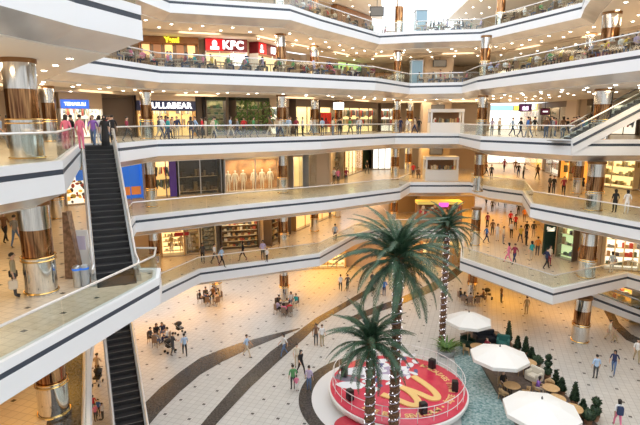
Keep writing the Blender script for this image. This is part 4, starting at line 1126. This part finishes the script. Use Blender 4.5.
PAL = {'white':(.80,.80,.80),'black':(.018,.018,.02),'navy':(.025,.035,.10),'sky-blue':(.42,.58,.80),'red':(.62,.03,.04),'grey':(.28,.29,.31),'pink':(.80,.22,.36),'teal':(.03,.38,.40),'green':(.10,.32,.12),'beige':(.58,.47,.34),'brown':(.19,.10,.055),'purple':(.27,.12,.48),'maroon':(.28,.03,.06),'yellow':(.85,.60,.10),'orange':(.80,.28,.05),'blue jeans':(.10,.17,.32),'khaki':(.40,.33,.20),'charcoal':(.07,.072,.078),'lilac':(.50,.42,.62),'cream':(.76,.69,.56),'blue':(.05,.18,.55)}
SKINS = [(.62,.38,.26),(.55,.32,.21),(.70,.46,.34)]
def cm(n): return mat('cloth_'+n.replace(' ', '_'), PAL[n], .8)
PEOPLE = []
def person(X, Y, Z, pose, rz, top, bot, hair='short', s=1., where='', extra='', robe=None, group=None):
    me, H, _, _h = POSES[pose]
    o = bpy.data.objects.new('person', me); COL.objects.link(o)
    o.location = (X, Y, Z); o.rotation_euler = (0,0,rz); o.scale = (s,s,s)
    ms = [mat('skin_%d' % (i), SKINS[i], .55) for i in range(3)]
    sl = o.material_slots
    for i, m in enumerate((random.choice(ms), cm(top), cm(bot), mat('shoe_dark', (.03,.025,.022), .5))):
        sl[i].link = 'OBJECT'; sl[i].material = m
    h = link('headscarf' if hair == 'scarf' else 'hair', HAIR[hair], o); h.location = H
    if hair == 'scarf':
        h.material_slots[0].link = 'OBJECT'; h.material_slots[0].material = cm(random.choice(['black','beige','navy','lilac','white']) if not robe else robe)
    if robe:
        r = link('robe', ROBE, o); r.material_slots[0].link = 'OBJECT'; r.material_slots[0].material = cm(robe)
    verb = {'stand':'standing','walk_a':'walking','walk_b':'striding','lean':'leaning forward','phone':'gesturing','bags':'carrying bags','push':'pushing','sit_a':'sitting upright','sit_b':'sitting bent over','sit_c':'sitting sideways'}[pose]
    who = ('headscarfed ' if hair == 'scarf' and not robe else '')+('child' if s < .8 else 'person')
    if robe: lab = '%s in a long %s robe %s' % (who, robe, verb)
    elif pose.startswith('sit'): lab = '%s in %s top %s' % (who, top, verb)
    else: lab = '%s in %s top, %s, %s' % (who, top, bot if bot == 'blue jeans' else bot+' trousers', verb)
    PEOPLE.append([o, lab, extra, where, group, proj(X, Y, Z+1.6)[0]])
    return o
def pp_(px, py, k, *a, **kw):
    X, Y = at(px, py, k*FH); return person(X, Y, k*FH, *a, **kw)
R = math.radians
def seat_for(x, y, z, rz, lab, group, me=[None]):
    if me[0] is None:
        b = MB(); b.box((0,0,.445), (.42,.42,.05)); b.box((0,.2,.72), (.40,.035,.5))
        for sx in (-1,1):
            for sy in (-1,1): b.bar((sx*.18, sy*.18, .43), (sx*.2, sy*.2, 0), .015, 6)
        me[0] = b.mesh('chair', mat('chair_wood', (.24,.16,.11), .5))
    o = link('chair', me[0], None, (x, y, z), rz); tag(o, lab, 'chair', group); return o
CHAIRS = []
def seated(X, Y, Z, rz, top, where, group, pose=None, hair=None, chair=True, clab='', s=1., bot=None):
    pose = pose or random.choice(['sit_a','sit_b','sit_c'])
    o = person(X, Y, Z, pose, rz, top, bot or random.choice(['black','navy','blue jeans','charcoal','beige']), hair or random.choice(['short','short','long','scarf']), s, where, group=group)
    if chair: CHAIRS.append((seat_for(X, Y, Z, rz, 'x', 'plain chairs '+where), o))
    return o
G0 = 'on the ground floor'
# ground floor walkers (picture point, facing)
pp_(173,355,0,'push',R(140),'charcoal','charcoal',where='a stroller near the lower escalator')
pp_(185,356,0,'walk_a',R(200),'sky-blue','black',where='near the lower escalator')
pp_(247,357,0,'walk_b',R(80),'sky-blue','beige',where='on the broad dark floor band')
pp_(284,356,0,'walk_a',R(-60),'white','blue jeans','long',where='between the two dark floor bands')
pp_(297,367,0,'stand',R(10),'cream','beige',where='behind the person in black')
pp_(301,374,0,'walk_a',R(40),'black','black','long',where='left of the stage, hair loose')
pp_(293,390,0,'stand',R(200),'green','charcoal',where='with a small child')
pp_(296.5,392,0,'stand',R(190),'pink','white',s=.66,where='beside the adult in green')
pp_(309,391,0,'stand',R(160),'lilac','blue jeans',where='on the dark ring around the stage')
pp_(316,345,0,'stand',R(0),'brown','charcoal','long',where='in the close pair')
pp_(322,346,0,'stand',R(30),'white','khaki',where='in the close pair')
pp_(340.5,291,0,'walk_a',R(180),'white','charcoal',where='of the couple under the first gallery')
pp_(347.5,291,0,'walk_b',R(185),'charcoal','black',where='of the couple under the first gallery')
pp_(595,379,0,'stand',R(175),'sky-blue','charcoal',where='past the ball topiary')
pp_(613,374,0,'walk_a',R(-40),'navy','blue jeans','long',where='past the ball topiary')
bk = pp_(617,428,0,'walk_a',R(165),'white','pink','long',where='with a navy backpack')
pp_(609,341,0,'walk_b',R(60),'cream','beige',where='below the descending escalator')
pp_(614,343,0,'walk_a',R(60),'beige','khaki',s=.7,where='below the descending escalator')
pp_(636,362,0,'walk_a',R(-20),'white','khaki',where='by the orange lit shop')
pp_(526,315,0,'stand',R(180),'khaki','khaki',where='on the golden tiled floor')
pp_(501,303,0,'stand',R(90),'brown','charcoal',where='on the golden tiled floor')
pp_(98,378,0,'push',R(180),'beige','brown',where='a stroller beside the lower escalator')
for (x, y, t) in ((94,412,'red'),(99,416,'blue'),(103,420,'white'),(96,421,'pink')):
    pp_(x,y,0,'stand',R(random.uniform(0,360)),t,'charcoal',s=.62,where='in the gap beside the lower escalator')
pp_(384,296,0,'stand',R(0),'blue','navy',where='behind the middle palm crown'); pp_(372,288,0,'stand',R(40),'charcoal','black',where='behind the middle palm crown')
# seated groups on the ground floor
def group(pts, where, gname, cx, cy):
    c = at(cx, cy, 0)
    for (x, y, t, h) in pts:
        X, Y = at(x, y, 0); rz = math.atan2(c[1]-Y, c[0]-X)+PI/2
        seated(X, Y, 0, rz, t, where, gname, hair=h)
group([(151,343,'charcoal','short'),(157,339,'black','long'),(163,337,'navy','short'),(168,343,'white','short'),(156,347,'grey','short')], 'in the lower escalator group', 'people sitting by the lower escalator', 160, 343)
group([(200,303,'black','short'),(206,300,'charcoal','short'),(213,299,'brown','short'),(220,301,'khaki','long'),(208,306,'navy','short'),(217,306,'beige','short')], 'in the far column group', 'people sitting around the far column', 210, 303)
group([(277,314,'lilac','long'),(278,308,'black','short'),(287,312,'cream','short'),(284,317,'pink','long'),(290,316,'red','short'),(296,307,'teal','short'),(291,305,'white','long')], 'in the middle column group', 'people sitting under the middle column', 287, 311)
group([(460,301,'black','short'),(464,305,'charcoal','long'),(470,306,'grey','short'),(477,306,'black','short'),(484,302,'brown','short')], 'behind the far umbrella', 'people sitting behind the far umbrella', 472, 300)
# cafe guests
X, Y = tpos[1]; seated(X+.82*math.cos(R(150)), Y+.82*math.sin(R(150)), .06, R(60), 'purple', 'beside the cream sofa', 'cafe guests', 'sit_b', 'long', False)
X, Y = tpos[0]; seated(X+.82*math.cos(R(110)), Y+.82*math.sin(R(110)), .06, R(20), 'black', 'half under the middle umbrella', 'cafe guests', 'sit_a', 'short', False)
X, Y = tpos[5]; seated(X+.82*math.cos(R(20)), Y+.82*math.sin(R(20)), .06, R(-70), 'maroon', 'near the dark green armchair', 'cafe guests', 'sit_a', 'short', False)
# second-gallery balcony at lower left
wb = pp_(16,297,2,'bags',R(115),'khaki','charcoal','short',where='with two bags')
pp_(6,243,2,'walk_a',R(180),'brown','black',where='at the balcony floor edge'); pp_(17,247,2,'walk_b',R(185),'grey','blue jeans',where='at the balcony floor edge')
# first gallery
F1w = 'on the first gallery before the shoe shop'
pp_(203,263,1,'stand',R(170),'charcoal','black',where=F1w); pp_(215,264,1,'walk_a',R(70),'white','charcoal',where=F1w); pp_(222,267,1,'walk_b',R(75),'sky-blue','black',where=F1w)
pp_(243,261,1,'walk_a',R(-90),'black','black','long',where='under the white lettered shop sign'); pp_(263,260,1,'stand',R(20),'lilac','charcoal','long',where='under the white lettered shop sign'); pp_(267,262,1,'stand',R(-30),'white','black',s=.7,where='under the white lettered shop sign')
pp_(335,241,1,'stand',R(180),'sky-blue','navy',where='by the golden hall railing'); pp_(330,219,1,'stand',R(10),'grey','black',where='deep in the golden hall')
F1h = 'in the first gallery hall'
for (x,y,p,r,t,b,h) in [(486,243,'walk_a',90,'blue','navy','short'),(497,241,'stand',0,'white','white','long'),(492,236,'stand',180,'brown','charcoal','short'),(508,263,'walk_b',-120,'pink','pink','long'),(514,264,'walk_a',-60,'maroon','navy','short'),(531,261,'stand',200,'teal','beige','long'),(537,256,'stand',160,'orange','charcoal','short'),(546,269,'walk_a',100,'navy','black','short'),(549,266,'stand',20,'cream','maroon','long'),(526,238,'stand',180,'black','charcoal','short'),(533,238,'stand',170,'charcoal','beige','short'),(511,238,'bags',10,'white','black','short'),(515,230,'stand',0,'red','charcoal','long'),(510,226,'stand',180,'red','black','short'),(518,216,'stand',0,'black','black','short'),(505,208,'stand',180,'grey','black','short'),(492,212,'stand',180,'charcoal','black','short'),(497,206,'walk_a',180,'navy','black','short'),(486,206,'walk_b',0,'brown','black','long'),(524,222,'stand',0,'orange','brown','short'),(526,246,'stand',90,'black','black','short'),(487,228,'stand',180,'maroon','black','short'),(503,244,'stand',60,'cream','grey','short'),(520,243,'walk_a',180,'yellow','navy','short')]:
    pp_(x,y,1,p,R(r),t,b,h,where=F1h)
pp_(580,264,1,'stand',R(0),'orange','brown',where='before the bright cluttered shop')
pp_(607,262,1,'walk_a',R(90),'black','charcoal','long',where='before the bright cluttered shop')
pp_(611,273,1,'stand',R(180),'sky-blue','white','long',where='before the bright cluttered shop')
# second gallery
for (x,y,p,r,t,b,h,w) in [(491,180,'stand',0,'charcoal','black','short','in the white hall'),(486,176,'walk_a',90,'brown','black','short','in the white hall'),(504,172,'walk_b',180,'maroon','black','long','in the white hall'),(518,178,'stand',180,'black','navy','short','in the white hall'),(523,179,'lean',90,'grey','black','short','in the white hall'),(515,173,'stand',0,'brown','charcoal','short','in the white hall'),(537,180,'walk_a',0,'brown','black','long','before the orange shop'),(553,195,'stand',10,'black','charcoal','short','by the dark columns'),(549,194,'stand',40,'charcoal','black','short','by the dark columns'),(563,196,'stand',-10,'maroon','black','short','by the dark columns'),(582,198,'walk_b',80,'black','beige','long','by the dark columns'),(614,213,'stand',180,'black','black','long','outside the wide cream shop'),(626,214,'stand',170,'white','white','long','outside the wide cream shop')]:
    pp_(x,y,2,p,R(r),t,b,h,where=w+', second gallery')
for (x,y,t,p) in [(334,184,'white','stand'),(338,185,'pink','stand'),(346,184,'maroon','lean'),(367,174,'black','walk_a'),(413,178,'red','stand'),(418,177,'brown','sit_a')]:
    if p.startswith('sit'): X, Y = at(x,y+1.5,2*FH); seated(X,Y,2*FH,0,t,'beside the second gallery kiosk',None,p)
    else: pp_(x,y,2,p,R(random.uniform(-40,40)),t,'charcoal',where='past the black glazed shop' if x < 400 else 'beside the second gallery kiosk')
# third gallery
def along(k, x, d, z=None):
    z = k*FH if z is None else z
    e = hit(E[k], x, 10 if x < 75 else (20 if x > 480 and k != 3 else 30), 1e9, z+1)
    t = HT[0]; SIDE[0] = t; return Vector(e)+Vector((-t.y, t.x))*d
SIDE = [None]
pp_(73,149,3,'stand',R(160),'black','maroon',where='before the blue lettered shop'); pp_(68,150,3,'stand',R(180),'pink','pink','long',where='before the blue lettered shop'); pp_(82,150,3,'stand',R(170),'pink','pink',where='between blue lettered shop and escalator')
pp_(94.5,146.5,3,'walk_a',R(10),'purple','blue jeans',where='at the top of the dark escalator'); pp_(106,146.5,3,'stand',R(20),'black','black','scarf',robe='black',where='at the top of the dark escalator'); pp_(101,146,3,'walk_b',R(200),'white','white','long',where='at the top of the dark escalator'); pp_(11,150,3,'stand',R(150),'brown','brown','long',where='beside the thick mirror column'); pp_(2,150,3,'walk_a',R(90),'sky-blue','grey',where='beside the thick mirror column')
TOPS3 = ['white','black','white','sky-blue','grey','navy','brown','beige','white','charcoal','red','green','teal','cream','maroon','lilac']
USED = {}
def clear(k, p, m):
    return all(c[0] != k or math.hypot(p[0]-c[1], p[1]-c[2]) > c[3]+m for c in COLPOS)
def crowd(k, xs, drange, where, poses, tops, hairs=('short','short','long'), bots=('black','navy','blue jeans','charcoal','beige')):
    used = USED.setdefault(k, [])
    for x in xs:
        for _ in range(30):
            p = along(k, x+random.uniform(-1.2,1.2), random.uniform(*drange))
            if all((p-q).length > .62 for q in used) and clear(k, p, .4): break
        used.append(p)
        person(p.x, p.y, k*FH, random.choice(poses), random.choice([random.uniform(-.6,.6), random.uniform(2.3,4), random.uniform(1,2), random.uniform(-2,-1)]), random.choice(tops), random.choice(bots), random.choice(hairs), random.uniform(.94,1.03), where)
    return used
WK = ['walk_a','walk_b','stand','stand','phone']
crowd(3, [119,127,133,136,142,146,150,154,159,164,169,173,178,186,191,194,198], (.8,4.5), 'before the white-lettered clothes shop', WK, TOPS3)
crowd(3, [206,213,219,224,228,236,247,256,266,270,275], (.8,4), 'by the foliage shop', WK, TOPS3)
crowd(3, [291,296,308,313,318,328,333,341,345,350,355,361,363,367,372,378,384], (1,6), 'before the bright yellow shops', WK, TOPS3)
crowd(3, [404,409,418,424,463,468,472], (1,4), 'around the third gallery kiosk', WK, TOPS3)
crowd(3, [485,488,491,494,497,500,503,506,509,511,514,517,520,523,526,529,532,535,538,541,544,547,550], (1,9), 'before the white far hall', ['stand','stand','walk_a'], ['black','charcoal','brown','navy','grey','maroon','blue','beige','black'])
for x in (556, 562, 570): crowd(3, [x], (2,6), 'behind the rising escalator', WK, TOPS3)
# food court and top gallery: seated rows with tables
TTOP = MB().lathe([(.36,.72),(.38,.74),(0,.745)], 14).mesh('food_table', mat('table_pale', (.6,.5,.38), .4))
tb_ = MB(); tb_.box((0,0,.735), (.72,.72,.03)); tb_.bar((0,0,.02), (0,0,.72), .04); tb_.box((0,0,.015), (.42,.42,.03)); TTOP = tb_.mesh('food_table', mat('table_pale', (.6,.5,.38)))
TABS = []
def diners(k, x0, x1, step, where, tops, depth=(.85,3.2), stand=.12, rows=2):
    x = x0; j = 0
    z = k*FH
    while x < x1:
        d = depth[0]+(depth[1]-depth[0])*((j % rows)/(max(1, rows-1)))+random.uniform(-.1,.2)
        p = along(k, x, d); side = SIDE[0].copy()
        if not clear(k, p, 1.05): x += step*.4; continue
        t = link('food_table', TTOP, None, (p.x, p.y, z), math.atan2(side.y, side.x)); TABS.append((t, where, proj(p.x, p.y, z)[0]))
        for s in (-1, 1):
            if random.random() < .9:
                q = p+side*s*.72; rz = math.atan2(-s*side.y, -s*side.x)+PI/2
                seated(q.x, q.y, z, rz, random.choice(tops), where, 'diners '+where, clab='x')
        x += step*random.uniform(.9,1.1); j += 1
        if random.random() < stand:
            q = along(k, x-step*.5, depth[1]+1.2); person(q.x, q.y, z, random.choice(WK), random.uniform(0,6), random.choice(tops), 'black', 'short', 1., 'behind diners '+where)
TOPS4 = ['white','pink','red','grey','black','navy','teal','yellow','lilac','beige','green','maroon','sky-blue','cream']
diners(4, 105, 140, 13, 'in the food court corner at left', TOPS4)
diners(4, 146, 203, 8.4, 'before the brown menu counter', ['pink','red','white','grey','yellow','maroon','black','sky-blue'])
diners(4, 207, 282, 8.2, 'before the fried chicken counter', TOPS4)
diners(4, 290, 392, 8.4, 'along the middle of the food court', TOPS4)
diners(4, 425, 468, 8.5, 'on the food court bridge', ['pink','maroon','black','beige','red','white'], (1.2,2.4))
diners(4, 486, 640, 7.6, 'in the right food court wing', TOPS4)
diners(5, 298, 402, 8.0, 'on the screen-hung top gallery', ['black','maroon','white','brown','navy','red','beige'], (.9,3))
diners(5, 424, 476, 8.5, 'on the sunlit top bridge', ['grey','white','black','lilac','green'], (.8,2))
diners(5, 486, 580, 9.0, 'on the skylight-side top gallery', ['green','grey','black','white','maroon','khaki'], (.8,2.6))
# mannequins in the shop windows
def mannequin(X, Y, Z, rz, lab, grp, s=1.0, col=(.82,.78,.70)):
    o = bpy.data.objects.new('mannequin', POSES['stand'][0]); COL.objects.link(o); o.location = (X,Y,Z); o.rotation_euler = (0,0,rz); o.scale = (s,s,s)
    for i in range(5):
        o.material_slots[i].link = 'OBJECT'; o.material_slots[i].material = mat('mannequin_pale', col, .5)
    tag(o, lab, 'mannequin', grp)
for x, w in ((228,'first pale mannequin from the dark windows in the golden display'),(235,'second pale mannequin from the dark windows in the golden display'),(243,'third pale mannequin from the dark windows, at the window post'),(254,'pale mannequin just past the window post in the golden display'),(262,'last but one pale mannequin of the golden display'),(270,'last pale mannequin of the golden display by the middle column')):
    a = wall_at(2, x); d = Vector(a).normalized(); mannequin(a[0]-d.x*1.0, a[1]-d.y*1.0, 2*FH+.12, 0, w, 'mannequins in the golden display', 1.15)
for x, y, w in ((172,254,'white mannequin nearest the escalators in the shoe shop'),(182,253.5,'middle white mannequin of the shoe shop'),(190,253,'white mannequin by the sale display of the shoe shop')):
    X, Y = at(x, y, FH); mannequin(X, Y, FH, 0, w, 'white mannequins of the shoe shop', 1.05)
# ---- carried things
def bag(o, off_, size, m, lab, name='shopping_bag', strap=.3):
    M = Matrix.Translation(o.location) @ Matrix.Rotation(o.rotation_euler.z, 4, 'Z'); p = M @ Vector(off_)
    r = tag(empty(name, p, o.rotation_euler.z), lab, 'bag')
    b = MB(); b.box((0,0,-size[2]/2), size); bmesh.ops.bevel(b.bm, geom=list(b.bm.edges), offset=min(size)*.15, segments=2, affect='EDGES'); bo = b.build('body', m, r)
    MB().tube([(-.08,0,-.02),(-.06,0,strap*.8),(0,0,strap),(.06,0,strap*.8),(.08,0,-.02)], .012, 5).build('strap', mat('strap_dark', (.05,.04,.04)), bo)
    return r
bag(wb, (-.38,0,.80), (.22,.30,.36), mat('bag_cream', (.7,.62,.5), .6), 'cream and red shopping bag carried by the person in khaki', strap=.10)
bag(wb, (.33,.05,.98), (.14,.30,.26), mat('bag_black', (.02,.02,.02), .4), 'black handbag hanging at the arm of the person in khaki', 'handbag', .35)
bag(bk, (0,.22,1.42), (.32,.20,.48), mat('backpack_navy', (.03,.05,.12), .7), 'navy backpack on the back of the person in pink trousers', 'backpack', .08)
def stroller(px, py, rz, lab, m=BLACK, k=0):
    X, Y = at(px, py, k*FH); r = tag(empty('stroller', (X, Y, k*FH), rz), lab, 'stroller')
    b = MB(); b.box((0,0,.5), (.42,.5,.12)); b.box((0,.22,.75), (.42,.1,.5), Matrix.Rotation(-.4,4,'X')); b.build('seat', m, r)
    MB().sphere((0,.1,.92), (.25,.30,.20), 12, 8).build('canopy', m, r)
    for s in (-1,1):
        fr_ = MB().bar((s*.2,-.35,.12), (s*.2,.5,1.0), .016, 6).build('frame', STEEL, r)
        for y in (-.35,.3): MB().bar((s*.2-.02,y,.1), (s*.2+.02,y,.1), .1, 12).build('wheel', BLACK, fr_)
    MB().bar((-.22,.5,1.0), (.22,.5,1.0), .02, 6).build('handle', BLACK, r)
stroller(180, 334, 2.4, 'empty black stroller parked behind the two walkers near the lower escalator')
stroller(170, 352, 2.4, 'dark stroller pushed by the person in dark grey near the lower escalator')
stroller(98, 384, 0, 'black stroller in the gap beside the lower escalator')
stroller(488, 299, 1.2, 'black stroller parked by the group behind the far umbrella')
# ---- labels: every person gets a description that fits one person only
byl = {}
for e_ in PEOPLE:
    lab = ' '.join((e_[1]+' '+e_[3]).split()); byl.setdefault(lab, []).append(e_)
ORD = ['first','second','third','fourth','fifth','sixth','seventh','eighth','ninth','tenth','eleventh','twelfth']
def ordn(i): return ORD[i] if i < 12 else '%dth' % (i+1)
def fit(core, tail, n=16):
    w = core.split(); m = n-len(tail.split())
    return ' '.join(w[:m])+tail
for lab, l in byl.items():
    l.sort(key=lambda q: q[5])
    for i, q in enumerate(l):
        t = fit(lab, ', %s from left' % ordn(i) if len(l) > 1 else '')
        tag(q[0], t, 'person', q[4])
chl = {}
PW_ = {e_[0].name: e_ for e_ in PEOPLE}
for o, p in CHAIRS:
    e_ = PW_[p.name]; core = e_[1].split(' sitting')[0]
    chl.setdefault('wooden chair under %s %s' % (core, e_[3]), []).append((e_[5], o))
for lab, l in chl.items():
    l.sort(key=lambda q: q[0])
    for i, (x, o) in enumerate(l):
        tag(o, fit(lab, ', %s from left' % ordn(i) if len(l) > 1 else ''), 'chair', o['group'])
TABS.sort(key=lambda q: q[2]); cnt = {}
for o, wh, x in TABS:
    c = cnt.get(wh, 0); cnt[wh] = c+1
    tag(o, fit('small square dining table '+wh, ', %s from left' % ordn(c)), 'table', 'dining tables '+wh)

# ---------------------------------------------------------------- camera, sky, exposure
cd = bpy.data.cameras.new('camera'); cd.sensor_width = 36; cd.sensor_fit = 'HORIZONTAL'; cd.lens = F/640*36; cd.clip_end = 300
co = bpy.data.objects.new('camera', cd); COL.objects.link(co); co.location = (0,0,CZ); co.rotation_euler = (PI/2-P, 0, 0)
sc.camera = co
w = bpy.data.worlds.new('world'); sc.world = w; w.use_nodes = True
bg = w.node_tree.nodes['Background']; bg.inputs[0].default_value = (.90,.95,1,1); bg.inputs[1].default_value = 1.95
sc.view_settings.view_transform = 'Standard'; sc.view_settings.look = 'None'; sc.view_settings.gamma = 1; sc.view_settings.exposure = 0.3
sc.view_settings.use_curve_mapping = False
sc.cycles.use_denoising = True
sc.cycles.max_bounces = 8; sc.cycles.transparent_max_bounces = 24; sc.cycles.sample_clamp_indirect = 6
